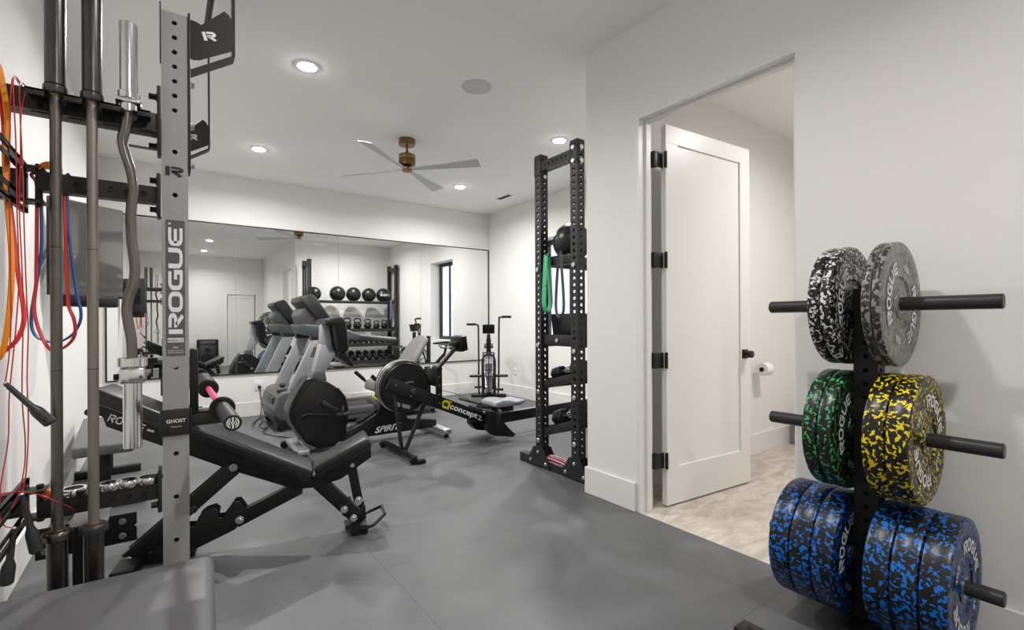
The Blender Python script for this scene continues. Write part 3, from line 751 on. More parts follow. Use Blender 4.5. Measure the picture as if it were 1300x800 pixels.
red2 = [(-.386, 1.93), (-0.371, 1.788), (-0.370, 1.657), (-0.366, 1.587), (-0.358, 1.504), (-0.351, 1.416), (-0.342, 1.328), (-0.331, 1.239), (-0.329, 1.194), (-0.339, 1.15), (-0.355, 1.124), (-0.373, 1.111), (-0.391, 1.151), (-0.41, 1.26), (-0.412, 1.542), (-.402, 1.85)]
gB = 'elastic loop bands hung on the rack'
hang('resistance_band', red, 2.125, .011, .004, 'red', 'narrow red loop band hanging in front of the wall screen', 'resistance band', gB)
hang('resistance_band', blue, 2.135, .009, .004, 'blue', 'thin blue loop band tangled with the red one in front of the screen', 'resistance band', gB)
hang('resistance_band', orange, 1.965, .016, .004, 'orange', 'thick orange loop band at the left edge of the picture', 'resistance band', gB)
hang('resistance_band', red2, 1.985, .013, .004, 'red', 'wide red loop band at the left edge, behind the orange one', 'resistance band', gB)
o = MB().strap([(-.305, 2.055, 1.672), (-.290, 2.055, 1.688), (-.265, 2.06, 1.69), (-.255, 2.07, 1.670), (-.265, 2.09, 1.685), (-.295, 2.09, 1.685)], (0, .3, 1), .012, .003).build('resistance_band', 'orange')
tag(o, 'small orange band end lying on top of the upper black beam', 'resistance band', gB)
def ropeh(pts3, r=.0016): return MB().tube(pts3, r, n=8, smooth=5)
def handle(p, q, par):
    p = Vector(p); q = Vector(q); d = (q - p).normalized(); L = (q - p).length
    h = MB().cyl(p, p + d * .012, .006, n=16).lathe([(0, .01), (.007, .012), (.0075, L * .25), (.0085, L * .55), (.0145, L * .66), (.0155, L * .72), (.016, L * .97), (.012, L), (0, L)], p, d, 24)
    h.build('handle', 'darkgrey', par)
    MB().ball(p, .0055, n=12).build('swivel', 'zinc', par)
yR = 1.93
j1 = thing('jump_rope', 'red cable jump rope with a dark handle dangling at mid height', 'jump rope', group='red cable jump ropes on the rack')
ropeh([(-0.34, yR + .1, 1.905), (-0.340, yR, 1.885), (-0.345, yR, 1.772), (-0.347, yR, 1.572), (-0.346, yR, 1.372), (-0.345, yR, 1.217), (-0.349, yR, 1.106), (-0.357, yR, 1.026)]).build('cable', 'redcable', j1)
handle((-.357, yR, 1.024), (-.263, yR, .899), j1)
ropeh([(-0.338, yR + .1, 1.905), (-0.338, yR, 1.886), (-0.334, yR, 1.708), (-0.332, yR, 1.507), (-0.329, yR, 1.329), (-0.336, yR, 1.172), (-0.349, yR, 0.995), (-0.352, yR, 0.862), (-0.364, yR - .02, 0.731), (-0.361, yR - .02, 0.642), (-0.340, yR - .02, 0.621)]).build('cable', 'redcable', j1)
handle((-.337, yR - .02, .619), (-.352, yR - .03, .47), j1)
j2 = thing('jump_rope', 'red cable jump rope with both dark handles hanging low', 'jump rope', group='red cable jump ropes on the rack')
ropeh([(-0.328, yR + .10, 1.905), (-0.327, yR + .01, 1.88), (-0.327, yR + .01, 1.799), (-0.323, yR + .01, 1.666), (-0.319, yR + .01, 1.442), (-0.315, yR + .01, 1.262), (-0.312, yR + .01, 1.172), (-0.315, yR + .01, 1.037), (-0.311, yR, 0.901), (-0.316, yR, 0.767), (-0.325, yR, 0.707)]).build('cable', 'redcable', j2)
handle((-.325, yR, .705), (-.293, yR - .01, .535), j2)
ropeh([(-0.326, yR + .10, 1.905), (-0.326, yR + .02, 1.8), (-0.328, yR + .02, 1.665), (-0.331, yR + .02, 1.53), (-0.324, yR + .02, 1.262), (-0.327, yR + .02, 0.993), (-0.321, yR + .02, 0.857), (-0.324, yR + .02, 0.768), (-0.340, yR, 0.682), (-0.375, yR - .03, 0.627)]).build('cable', 'redcable', j2)
handle((-.375, yR - .03, .627), (-.42, yR - .05, .48), j2)
j3 = tag(ropeh([(-.40, yR - .02, .69), (-0.353, yR - .02, 0.718), (-0.321, yR - .02, 0.718), (-0.289, yR - .01, 0.70), (-0.256, yR, 0.672), (-0.232, yR + .15, 0.585), (-.270, yR + .17, .50), (-.274, yR + .17, .25), (-.274, yR + .17, .01)]).build('jump_rope', 'redcable'), 'red cable curving over the lower rail and down behind the barbell sleeves', 'jump rope', 'red cable jump ropes on the rack')

# ---- wall screen
tv = thing('wall_screen', 'glossy dark screen on a wall arm behind the hanging barbells', 'screen', (-.36, 3.91, 1.645), math.atan2(.26, .31))
MB().box((-.203, 0, -.285), (.203, .035, .285), .004).build('screen_body', 'darkgrey', tv)
MB().box((-.197, -.0015, -.279), (.197, .001, .279)).build('display_glass', 'screen', tv, flat=True)
MB().box((-.12, .035, -.12), (.12, .05, .12), .004).bar((0, .05, .04), (-.02, .30, .04), .03, .04).bar((0, .05, -.04), (-.02, .30, -.04), .03, .04).build('mount_arm', 'black', tv)
sb = thing('sound_bar', 'short black sound bar hung just under the glossy wall screen', 'speaker', (-.345, 3.93, 1.33), math.atan2(.26, .31))
MB().box((-.14, -.02, -.035), (.14, .06, .035), .01).build('cabinet', 'black2', sb)
k = MB()
for x in (-.1, -.02, .06, .1): k.box((x - .012, .03, .034), (x + .012, .034, .075))
split_build(k, 'hanger_strap', 'black', sb)

# ================================================================== ADJUSTABLE BENCH
ang = math.atan2(-.229, .973)
bn = thing('adjustable_bench', 'black incline weight bench with raised backrest in front of the rack', 'weight bench', (-.155, 3.02, 0), ang)
W = .118
def rot_slab(a, b, th, w0, w1, bev, seg=3):
    """slab whose underside runs from a to b (x,z); thickness th above it"""
    a = Vector(a); b = Vector(b); d = (b - a).normalized(); n = Vector((-d.y, d.x))
    poly = [a, b, b + n * th, a + n * th]
    return MB().prism([(p.x, p.y) for p in poly], w0, w1, bev, seg=seg)
bk = rot_slab((-.11, .838), (.832, .336), .068, -W, W, .02); bk = bk.build('backrest', 'vinyl', bn, ang=60)
MB().tube([(-.07, -W + .002, .868), (.84, -W + .002, .380)], .0025, n=6).tube([(-.07, W - .002, .868), (.84, W - .002, .380)], .0025, n=6).build('piping', 'vinyl', bk)
st_ = rot_slab((.880, .352), (1.168, .494), .064, -W, W, .02).build('seat', 'vinyl', bn, ang=60)
fr = MB().prism([(-.09, .815), (-.055, .70), (.30, .515), (.47, .425), (.77, .285), (.86, .285), (.875, .33), (.83, .337)], -.04, .04, .003)
fr.build('back_frame', 'black', bn)
t = MB(); d_ = Vector((.905, 0, -.425)).normalized(); n_ = Vector((.425, 0, .905)).normalized()
put(t, logo2d('ROGUE', t=.2), Vector((-.052, -.0415, .728)), d_, n_, .036, w=.155)
t.add([(.104, -.0415, .668), (.132, -.0415, .655), (.136, -.0415, .664), (.108, -.0415, .677)], [[0, 1, 2, 3]])
t.build('frame_lettering', 'white', bn, flat=True)
MB().prism([(.865, .345), (.93, .30), (1.00, .315), (1.165, .42), (1.160, .488), (.885, .352)], -.045, .045, .003).build('seat_frame', 'black', bn)
MB().bar((.86, 0, .33), (1.09, 0, .075), .062, .075, .004).build('front_leg', 'black', bn)
MB().prism([(.98, .17), (1.01, .105), (1.10, .045), (1.135, .075), (1.13, .15), (1.11, .13), (1.085, .115), (1.06, .15), (1.055, .185), (1.03, .175)], -.04, -.034, .001).prism([(.98, .17), (1.01, .105), (1.10, .045), (1.135, .075), (1.13, .15), (1.11, .13), (1.085, .115), (1.06, .15), (1.055, .185), (1.03, .175)], .034, .04, .001).build('notch_plate', 'black', bn)
MB().bar((1.055, -.03, .39), (1.093, -.03, .175), .01, .05, .002).bar((1.055, .03, .39), (1.093, .03, .175), .01, .05, .002).bar((1.055, 0, .40), (1.06, 0, .33), .06, .05, .002).build('seat_strut', 'black', bn)
MB().bar((.79, 0, .29), (.48, 0, .155), .062, .07, .004).build('base_beam', 'black', bn)
for s in (-1, 1):
    l = [(.54, .19), (.52, .23), (.50, .262), (.475, .262), (.45, .225), (.425, .19), (.40, .19), (.405, .225), (.385, .245), (.345, .235), (.32, .215), (.30, .165), (.22, .175), (.18, .16), (.13, .10), (.11, .02), (.20, .01), (.33, .06), (.48, .12)]
    MB().prism(l, s * .038 - .003, s * .038 + .003, .0008).build('notched_ladder', 'black', bn)
for s in (-1, 1): MB().bar((.475, s * .048, .44), (.03, s * .048, .05), .012, .075, .003).build('support_arm', 'black', bn)
MB().cyl((-.12, -.05, .775), (-.12, .05, .775), .016, n=16, bev=.003).bar((-.12, 0, .775), (-.05, 0, .745), .03, .02).build('head_roller', 'black', bn)
MB().cyl((.30, -.06, .255), (.30, .06, .255), .018, n=20, bev=.002).build('lock_pin', 'darkgrey', bn)
MB().box((.0, -.20, .012), (.09, .20, .062), .006).box((.09, -.035, .012), (.3, .035, .062), .004).build('rear_foot', 'black', bn)
MB().box((1.05, -.085, .0), (1.14, .085, .035), .006).build('front_foot', 'black', bn)
hd = MB().tube([(1.07, -.07, .035), (1.12, -.10, .038), (1.17, -.105, .055), (1.235, -.065, .09), (1.235, .065, .09), (1.17, .105, .055), (1.12, .10, .038), (1.07, .07, .035)], .0095, n=8)
hd.build('carry_handle', 'black', bn)
MB().box((1.02, -.06, .033), (1.14, .06, .042), .003).build('front_foot_plate', 'black', bn)
k = MB()
for x, z in ((.475, .445), (1.059, .385), (1.092, .182), (1.016, .14), (1.066, .083), (.50, .165), (.03, .05)):
    for s in (-1, 1):
        y = s * (.054 if x in (.475, .03) else .041); k.cyl((x, y, z), (x, y + s * .003, z), .020, n=24, bev=.001).cyl((x, y + s * .003, z), (x, y + s * .010, z), .012, n=16, bev=.002)
split_build(k, 'bolt', 'zinc', bn, .02)

# ---- near bench in the lower left corner
nb = thing('padded_bench', 'wide dark grey vinyl bench top in the lower left corner nearest the camera', 'bench', (-.21, 1.40, 0), R(-3.5))
pd = MB().box((-.315, -.43, .355), (.315, .43, .461), .03, seg=5).build('pad', 'greyvinyl', nb, ang=60)
MB().tube([(.285, -.40, .4585), (.285, .40, .4585), (-.285, .40, .4585), (-.285, -.40, .4585)], .0022, n=6, closed=True).build('seam', 'greyvinyl', pd)
MB().box((-.22, -.36, .285), (.22, .36, .345), .005).build('frame', 'black', nb)
for x in (-.2, .2):
    for y in (-.33, .33): MB().box((x - .03, y - .03, 0), (x + .03, y + .03, .29), .004).build('leg', 'black', nb)

# ---- flat bench by the left wall
fb = thing('flat_bench', 'dark grey flat bench standing along the left wall behind the barbells', 'weight bench', (-.33, 4.5, 0), R(3))
MB().box((-.15, -.60, .375), (.15, .60, .44), .014, seg=3).build('pad', 'greyvinyl', fb, ang=60)
MB().box((-.035, -.50, .31), (.035, .50, .375), .004).build('frame', 'black', fb)
for y in (-.42, .45):
    MB().box((-.035, y - .035, .05), (.035, y + .035, .315), .004).build('leg', 'black', fb)
    MB().box((-.21, y - .035, 0), (.21, y + .035, .055), .006).build('foot_bar', 'black', fb)

# ================================================================== PLATE TREE
PX = 2.15; PYc = .675
tr = thing('plate_tree', 'black steel plate tree by the white wall holding colourful bumper plates', 'weight rack', (PX, PYc, 0))
PZ = (1.25, .775, .305)
MB().ptube((0, 0, 0), 'Z', .0762, .08, 1.31, [1.26 - .0508 * i for i in range(22)], .008).build('post', 'black', tr, flat=True)
for y in (-.02, .30): pass
MB().box((-.465, -.30, .0), (-.39, .275, .075), .003).box((.09, -.30, .0), (.165, .30, .075), .003).box((-.39, -.038, .0), (.09, .038, .08), .003).build('base', 'black', tr)
k = MB()
for y in (.235, -.262): k.cyl((-.427, y, .0755), (-.427, y, .0765), .008, n=16)
k.build('base_holes', 'rubber', tr)
for z in PZ:
    for s in (-1, 1):
        p = MB().cyl((0, s * .038, z), (0, s * .36, z), .0245, n=36, bev=.003).cyl((0, s * .038, z), (0, s * .046, z), .035, n=28)
        p.build('plate_peg', 'darkgrey', tr)
def plate(name, label, mt, th, y, z, rot, wt, facemat=None, lm='white', group=None):
    """bumper plate, axis along Y, centre plane at y"""
    t = thing(name, label, 'weight plate', (PX, y, z), group=group); t.rotation_euler = (0, R(rot), 0)
    h = th / 2; ro = .225
    prof = [(.0262, -h + .004), (.050, -h + .004), (.052, -h + .008), (.094, -h + .008), (.100, -h + .002), (.168, -h + .004), (.176, -h + .0005), (ro - .010, -h), (ro - .003, -h + .003), (ro, -h + .010), (ro, h - .010), (ro - .003, h - .003), (ro - .010, h), (.176, h - .0005), (.168, h - .004), (.100, h - .002), (.094, h - .008), (.052, h - .008), (.050, h - .004), (.0262, h - .004)]
    b = MB(); b.lathe(prof, (0, 0, 0), (0, 1, 0), 96, closed=True)
    if facemat:
        for i, f in enumerate(b.f):
            c = sum((b.v[k] for k in f), Vector()) / len(f)
            if abs(c.y) > h - .009 and math.hypot(c.x, c.z) < ro - .006: b.m[i] = 1
    b.build('plate_body', [mt, facemat] if facemat else mt, t, ang=40)
    MB().lathe([(.0255, -h + .0025), (.034, -h + .0025), (.034, h - .0025), (.0255, h - .0025)], (0, 0, 0), (0, 1, 0), 40, closed=True).build('steel_hub', 'steelhub', t)
    rg_ = logo2d('ROGUE', t=.22, adv=1.1); wt2 = font2d(wt, .012)
    for s in (-1, 1):
        o = (0, s * (h + .0003), 0)
        for ph in (0, PI): ring(MB(), rg_, o, (0, s, 0), (0, 0, 1), .118, .042, ph, sx=.044).build('raised_lettering', lm, t, flat=True)
        for ph in (PI / 2, -PI / 2): ring(MB(), wt2, o, (0, s, 0), (0, 0, 1), .125, .022, ph, sx=.022).build('weight_marking', lm, t, flat=True)
    return t
gap = .0015
def stack(z, side, n, th, mt, wt, fm, names, rots, col, y0=.044):
    y = y0
    for i in range(n):
        yy = PYc + side * (y + th / 2); plate('bumper_plate', names[i], mt, th, yy, z - .0012, rots[i], wt, fm, group='bumper plates on the plate tree')
        y += th + gap
dz = .0
stack(PZ[0], 1, 2, .040, 'f_white', '10LB', None, ['white-flecked black plate on the upper left peg, the one nearer the post', 'white-flecked black plate on the upper left peg, the outer one'], [-75, 40], 'w')
stack(PZ[0], -1, 2, .028, 'f_grey', '5LB', 'f_greyface', ['thin grey-flecked plate on the upper right peg, the one nearer the post', 'thin grey-flecked plate on the upper right peg, the outer one with lettered face'], [20, -70], 'g')
stack(PZ[1], 1, 2, .050, 'f_green', '25LB', None, ['green-flecked plate on the middle left peg, the one nearer the post', 'green-flecked plate on the middle left peg, the outer one'], [-70, 15], 'g')
stack(PZ[1], -1, 2, .064, 'f_yellow', '35LB', None, ['yellow-flecked plate on the middle right peg, the one nearer the post', 'yellow-flecked plate on the middle right peg, the outer one with lettered face'], [100, 40], 'y')
stack(PZ[2], 1, 3, .074, 'f_blue', '45LB', None, ['blue-flecked plate on the lower left peg, nearest the post', 'blue-flecked plate on the lower left peg, the middle of three', 'blue-flecked plate on the lower left peg, the outermost of three'], [-55, 30, 80], 'b')
stack(PZ[2], -1, 3, .074, 'f_blue', '45LB', None, ['blue-flecked plate on the lower right peg, nearest the post', 'blue-flecked plate on the lower right peg, the middle of three', 'blue-flecked plate on the lower right peg, the outermost with lettered face'], [140, 200, 35], 'b')

# ================================================================== STORAGE RACK
sr = thing('storage_rack', 'tall black perforated storage rack along the wall with balls and dumbbells', 'storage rack', (0, 0, 0))
SX = (2.5, 4.45); SYf = 3.035; SYr = 2.607; S = .0762; SH = 2.56
hs = [.10 + .0508 * i for i in range(48)]
for x in SX:
    for y in (SYf, SYr):
        MB().ptube((x + S / 2, y + S / 2, 0), 'Z', S, .012, SH, hs, .0135, hs, .0135).build('post', 'rackblack', sr, flat=True)
    cm = MB().ptube((x + S / 2, 0, SH - .10), 'Y', S * .95, SYr + S, SYf, [SYr + S + .05 + .0508 * i for i in range(6)], .0095)
    cm.build('top_cross_member', 'rackblack', sr, flat=True)
    g = MB()
    g.box((x - .006, SYf, SH - .17), (x, SYf + S, SH - .02), .001).box((x - .006, SYr, SH - .17), (x, SYr + S, SH - .02), .001)
    split_build(g, 'gusset_plate', 'rackblack', sr)
    fo = MB().box((x + .002, SYr - .06, 0), (x + S - .002, SYf + .30, .07), .003)
    for yy in (SYf, SYr): 
        for xx in (x - .007, x + S + .001): fo.prism([(yy - .10, .01), (yy - .10, .05), (yy - .02, .165), (yy + S + .02, .165), (yy + S + .10, .05), (yy + S + .10, .01)], xx, xx + .006, .0, plane='YZ')
    fo.build('base_foot', 'rackblack', sr)
    k = MB()
    for yy in (SYf, SYr):
        for (dy, z) in ((-.06, .045), (S + .06, .045), (S / 2, .125)): k.cyl((x - .007, yy + dy, z), (x - .016, yy + dy, z), .013, n=20, bev=.003)
        for z in ((2.50, 2.40, 1.62, .97, .62, .27) if yy == SYr else (2.48, 2.38, 1.62, 1.0, .62, .22)):
            if z > 2.3 and yy == SYf: k.cyl((x + S / 2, yy, z), (x + S / 2, yy - .014, z), .016, n=20, bev=.003)
            else:
                k.cyl((x, yy + S / 2, z), (x - .014, yy + S / 2, z), .019, n=24, bev=.004)
                if z > 2.3: k.cyl((x + S / 2, yy, z), (x + S / 2, yy - .014, z), .019, n=24, bev=.004)
    split_build(k, 'bolt', 'zinc', sr)
    # side brackets for shelves
    for (z, hgt) in ((1.64, .075), (1.0, .09)):
        b = MB().box((x + .02, SYr + S, z), (x + .026, SYf, z + hgt), .001).box((x + .02, SYr + S, z), (x + .06, SYf, z + .005)); b.build('shelf_end_bracket', 'rackblack', sr)
    k = MB()
    k.cyl((x + .02, 2.86, 1.045), (x + .008, 2.86, 1.045), .016, n=24, bev=.003)
    split_build(k, 'bolt', 'zinc', sr)
    for (za, zb) in ((.695, .79), (.305, .436)):
        MB().bar((x + .045, SYf + .02, za - .02), (x + .045, SYr + S - .02, zb - .02), .05, .065, .002).build('tier_arm', 'rackblack', sr)
X0, X1 = SX[0] + S, SX[1]
# ball shelf: two rails
MB().box((X0, SYf - .03, 1.64), (X1, SYf, 1.69), .003).box((X0, SYr + S, 1.64), (X1, SYr + S + .03, 1.69), .003).build('ball_rail', 'rackblack', sr)
MB().box((X0, SYr + S, 1.03), (X1, SYf, 1.036)).box((X0, SYf - .005, .99), (X1, SYf + .002, 1.06)).box((X0, SYr + S, .99), (X1, SYr + S + .006, 1.06)).build('kettlebell_shelf', 'rackblack', sr, flat=True)
def tier(za, zb):
    m = MB(); dy = SYf - .02 - (SYr + S)
    for (f0, f1) in ((0.02, .22), (.62, .98)):
        ya = SYf - f0 * dy; yb = SYf - f1 * dy; z_a = za + f0 * (zb - za); z_b = za + f1 * (zb - za)
        m.add([(X0, ya, z_a), (X1, ya, z_a), (X1, yb, z_b), (X0, yb, z_b), (X0, ya, z_a - .006), (X1, ya, z_a - .006), (X1, yb, z_b - .006), (X0, yb, z_b - .006)], [[0, 1, 2, 3], [7, 6, 5, 4], [0, 4, 5, 1], [1, 5, 6, 2], [2, 6, 7, 3], [3, 7, 4, 0]])
    m.box((X0, SYf - .004, za - .05), (X1, SYf + .004, za + .03)); return m
tier(.70, .80).build('dumbbell_tier', 'rackblack', sr, flat=True)
tier(.31, .44).build('dumbbell_tier', 'rackblack', sr, flat=True)
# balls
ballm = M['vinyl']
def medball(x, r, label, text=False, rot=0):
    t = thing('medicine_ball', label, 'medicine ball', (x, (SYf + SYr + S) / 2, 1.69 + r - .012), group='black medicine balls on the top shelf')
    MB().ball((0, 0, 0), r, n=40).build('ball_body', 'vinyl', t)
    k = MB()
    for a in (0, 60, 120):
        pts = [(r * 1.001 * math.cos(R(q)) * math.cos(R(a + rot)), r * 1.001 * math.cos(R(q)) * math.sin(R(a + rot)), r * 1.001 * math.sin(R(q))) for q in range(0, 360, 10)]
        k.tube(pts, .0016, n=6, closed=True)
    k.build('seams', 'rubber', t)
    if text:
        for s in (1, -1):
            b = MB(); vs, fs, Wd = logo2d('ROGUE'); hh = .05
            out = []
            for x_, y_ in vs:
                aa = (x_ - Wd / 2) * hh / r; ee = (y_ - .5) * hh / r + .0
                if s < 0: out.append(((r + .001) * math.sin(aa) * math.cos(ee), -(r + .001) * math.cos(aa) * math.cos(ee), (r + .001) * math.sin(ee)))
                else: out.append((-(r + .001) * math.sin(aa) * math.cos(ee), (r + .001) * math.cos(aa) * math.cos(ee), (r + .001) * math.sin(ee)))
            b.add(out, fs).build('ball_lettering', 'white', t, flat=True)
    return t
medball(2.68, .155, 'black stitched medicine ball at the near end of the shelf, beside the perforated posts')
medball(3.186, .17, 'black medicine ball, second from the left in the mirrored row', rot=20)
medball(3.545, .165, 'black medicine ball in the middle of the mirrored row', rot=40)
medball(3.904, .16, 'black medicine ball, second from the right in the mirrored row', rot=10)
medball(4.25, .165, 'black medicine ball with white lettering at the far right of the mirrored row', True)
# tub on the kettlebell shelf
tb = MB().lathe([(0, 0), (.115, 0), (.145, .215), (.150, .22), (.140, .225), (.110, .012), (0, .012)], (0, 0, 0), (0, 0, 1), 4)
tb = MB().prism([(-.12, 0), (.12, 0), (.15, .22), (-.15, .22)], -.16, .16, .01).build('storage_tub', 'vinyl'); tb.location = (2.735, 2.86, 1.037); tag(tb, 'black tapered tub on the rack shelf beside the near posts', 'tub')
# kettlebells
def kb(scale):
    t = thing('kettlebell', '', 'kettlebell', group='kettlebells on the middle shelf')
    b = MB().ball((0, 0, .10), .10, (1, 1, .96), n=28).lathe([(0, 0), (.06, 0), (.07, .02), (0, .03)], (0, 0, 0), (0, 0, 1), 24); b.build('bell', 'rubber', t)
    MB().tube([(-.055, 0, .165), (-.078, 0, .215), (-.070, 0, .255), (-.045, 0, .27), (.045, 0, .27), (.070, 0, .255), (.078, 0, .215), (.055, 0, .165)], .016, n=12, smooth=4).build('handle', 'black2', t); return t
kb0 = kb(1); kxs = [3.05, 3.23, 3.40, 3.63, 3.87, 4.08, 4.27]
ks = [.86, .84, .95, .92, .85, .72, .76]
kl = ['leftmost kettlebell in the mirrored middle shelf row', 'kettlebell second from the left in the mirrored row', 'large kettlebell third from the left in the mirrored row', 'kettlebell in the middle of the mirrored row', 'kettlebell third from the right in the mirrored row', 'smallest kettlebell, second from the right in the mirrored row', 'kettlebell at the right end of the mirrored row']
for i, x in enumerate(kxs):
    o = kb0 if i == 0 else dup(kb0)
    o.location = (x, 2.87, 1.037); o.scale = (ks[i],) * 3; o['label'] = kl[i]
# dumbbells
def dumbbell(sc):
    t = thing('hex_dumbbell', 'black hex dumbbell', 'dumbbell')
    for s in (-1, 1):
        hx = [(.055 * math.cos(R(60 * i)), .055 * math.sin(R(60 * i))) for i in range(6)]
        MB().prism(hx, s * .06, s * .155, .010).build('head', 'vinyl', t)
    MB().cyl((0, -.06, 0), (0, .06, 0), .016, n=16).cyl((0, -.02, 0), (0, .02, 0), .018, n=16).build('grip', 'chrome', t); return t
d0 = dumbbell(1); firstdone = False
for (za, zb, xs, s, nm) in ((.70, .80, [2.638 + .128 * i for i in range(14)], .95, 'upper'), (.31, .44, [2.66 + .172 * i for i in range(11)], 1.3, 'lower')):
    slope = math.atan2(zb - za, SYf - .02 - SYr - S)
    for i, x in enumerate(xs):
        sc = s * (1.0 - (.012 * i if nm == 'upper' else 0.0) )
        if nm == 'upper': sc = s * (.86 + .018 * (13 - i))
        else: sc = s * (.9 + .012 * (10 - i))
        ym = (SYf + SYr + S) / 2; zm = (za + zb) / 2
        o = d0 if not firstdone else dup(d0)
        firstdone = True
        o.location = (x, ym, zm + .055 * sc * math.cos(R(30)) / math.cos(slope) + .004); o.rotation_euler = (-slope, 0, 0); o.scale = (sc, 1.12, sc)
        if i == 0: o['label'] = 'black hex dumbbell nearest the perforated posts on the %s tier' % nm
        else: o['label'] = 'black hex dumbbell in the row on the %s sloping tier' % nm
        o['group'] = 'hex dumbbells on the %s tier' % nm if i else 'hex dumbbells at the near end of the tiers'
# bands on the storage rack
def loopband(name, x, y, z0, z1, w, wid, m, label, side=(1, 0, 0)):
    pts = [(x, y - .004, z0), (x, y - .014, z0 - .05), (x, y - w / 2, (z0 + z1) / 2 - .05), (x, y - w / 2 - .004, z1 + .07), (x, y - w * .3, z1 + .015), (x, y, z1), (x, y + w * .3, z1 + .015), (x, y + w / 2 + .004, z1 + .07), (x, y + w / 2, (z0 + z1) / 2 - .05), (x, y + .014, z0 - .05)]
    o = MB().strap(pts, side, wid, .004).build(name, m); return tag(o, label, 'resistance band', 'loop bands on the storage rack')
def xloop(x, y, z0, z1, w, wid, m, label):
    pts = [(x - .004, y, z0), (x - .014, y, z0 - .05), (x - w / 2, y, (z0 + z1) / 2 - .05), (x - w / 2 - .004, y, z1 + .07), (x - w * .3, y, z1 + .015), (x, y, z1), (x + w * .3, y, z1 + .015), (x + w / 2 + .004, y, z1 + .07), (x + w / 2, y, (z0 + z1) / 2 - .05), (x + .014, y, z0 - .05)]
    o = MB().strap(pts, (0, 1, 0), wid, .004).build('resistance_band', m); return tag(o, label, 'resistance band', 'loop bands on the storage rack')
gb = xloop(2.490, 2.945, 1.735, 1.27, .06, .05, 'green', 'mint green loop band hanging between the perforated posts')
bandtx = MB(); put(bandtx, font2d('MONSTER', .01), (2.459, 2.934, 1.48), (0, 0, -1), (0, -1, 0), .018, w=.14); bandtx.build('band_lettering', 'black', gb, flat=True)
loopband('resistance_band', 2.485, 2.79, 1.735, 1.225, .08, .022, 'label', 'dark grey loop band hanging right of the green one', (1, -.8, 0))
loopband('resistance_band', 4.36, 3.06, 1.73, 1.25, .04, .05, 'purple', 'pale purple loop band hung at the right end of the mirrored rack', (1, 0, 0))
MB().cyl((2.46, 2.935, 1.728), (2.52, 2.935, 1.728), .006, n=12).cyl((2.46, 2.79, 1.728), (2.52, 2.79, 1.728), .006, n=12).cyl((4.32, 3.03, 1.722), (4.32, 3.07, 1.722), .006, n=12).build('band_peg', 'black', sr)
tw = MB().strap([(2.535, 2.72, .085), (2.53, 2.80, .10), (2.53, 2.92, .105), (2.54, 3.0, .095), (2.545, 3.02, .08), (2.54, 2.95, .076), (2.535, 2.85, .076), (2.54, 2.74, .075)], (1, 0, .2), .07, .006).build('exercise_band', 'pinkcloth')
tag(tw, 'pink and white striped fabric band lying on the rack foot', 'exercise band')
k = MB()
for dx in (-.018, .010): k.strap([(2.535 + dx, 2.72, .0895), (2.53 + dx, 2.80, .1045), (2.53 + dx, 2.92, .1095), (2.54 + dx, 3.0, .0995)], (1, 0, .2), .008, .002, False)
k.build('stripes', 'vinyl', tw)

# ================================================================== RECUMBENT BIKE
rb = thing('recumbent_bike', 'black and silver recumbent exercise bike with grey backrest beside the rower', 'exercise bike', (0, 0, 0))
Y0, Y1 = 4.62, 4.84
body = [(1.109, .70), (1.235, .65), (1.36, .56), (1.41, .49), (1.435, .38), (1.43, .25), (1.395, .11), (1.30, .035), (1.16, .03), (1.03, .11), (.91, .30), (.90, .42), (.965, .56), (1.04, .68)]
MB().prism(body, Y0, Y1, .018, seg=3).build('drive_housing', 'black2', rb)
inner = [(1.105, .655), (1.22, .615), (1.33, .53), (1.375, .47), (1.395, .37), (1.39, .26), (1.36, .13), (1.28, .07), (1.17, .07), (1.06, .13), (.955, .31), (.95, .42), (1.0, .54)]
MB().prism(inner, Y0 - .012, Y0 + .002, .005).build('side_cover', 'black', rb)
MB().tube([(1.34, Y0 - .014, .55), (1.22, Y0 - .014, .33), (1.12, Y0 - .014, .10)], .005, n=8).tube([(1.01, Y0 - .014, .35), (1.06, Y0 - .014, .365), (1.24, Y0 - .014, .34)], .014, n=10).tube([(1.04, Y0 - .014, .38), (1.30, Y0 - .014, .58), (1.345, Y0 - .014, .575)], .004, n=8).build('cover_ridges', 'black2', rb)
MB().tube([(1.05, Y0 - .003, .69), (.97, Y0 - .003, .57), (.905, Y0 - .003, .42), (.915, Y0 - .003, .30), (1.03, Y0 - .003, .11), (1.10, Y0 - .003, .06)], .010, n=8, smooth=4).build('edge_trim', 'midgrey', rb)
cp = [(1.10, .66), (1.135, .80), (1.175, .99), (1.20, 1.0), (1.29, .94), (1.345, .88), (1.26, .76), (1.235, .66)]
MB().prism([(1.06, .66), (1.135, .745), (1.225, .735), (1.24, .65)], Y0 + .02, Y1 - .02, .008).build('column_shroud', 'midgrey', rb)
MB().prism([(1.125, .72), (1.195, 1.00), (1.285, .955), (1.335, .90), (1.225, .72)], Y0 + .05, Y1 - .05, .01).build('console_column', 'silver', rb)
MB().prism([(1.195, .97), (1.205, 1.18), (1.275, 1.185), (1.30, .95)], Y0 + .06, Y1 - .06, .008).build('console_neck', 'silver', rb)
MB().prism([(1.20, 1.175), (1.22, 1.225), (1.355, 1.245), (1.39, 1.20), (1.415, .94), (1.375, .90), (1.31, .955), (1.28, 1.17)], Y0 - .08, Y1 + .08, .015).prism([(1.33, .93), (1.38, .93), (1.47, .79), (1.455, .775), (1.33, .88)], Y0 - .05, Y1 + .05, .006).build('console', 'black2', rb)
MB().prism([(1.397, 1.19), (1.421, .95), (1.424, .95), (1.40, 1.19)], Y0 - .05, Y1 + .05).build('console_screen', 'screen', rb)
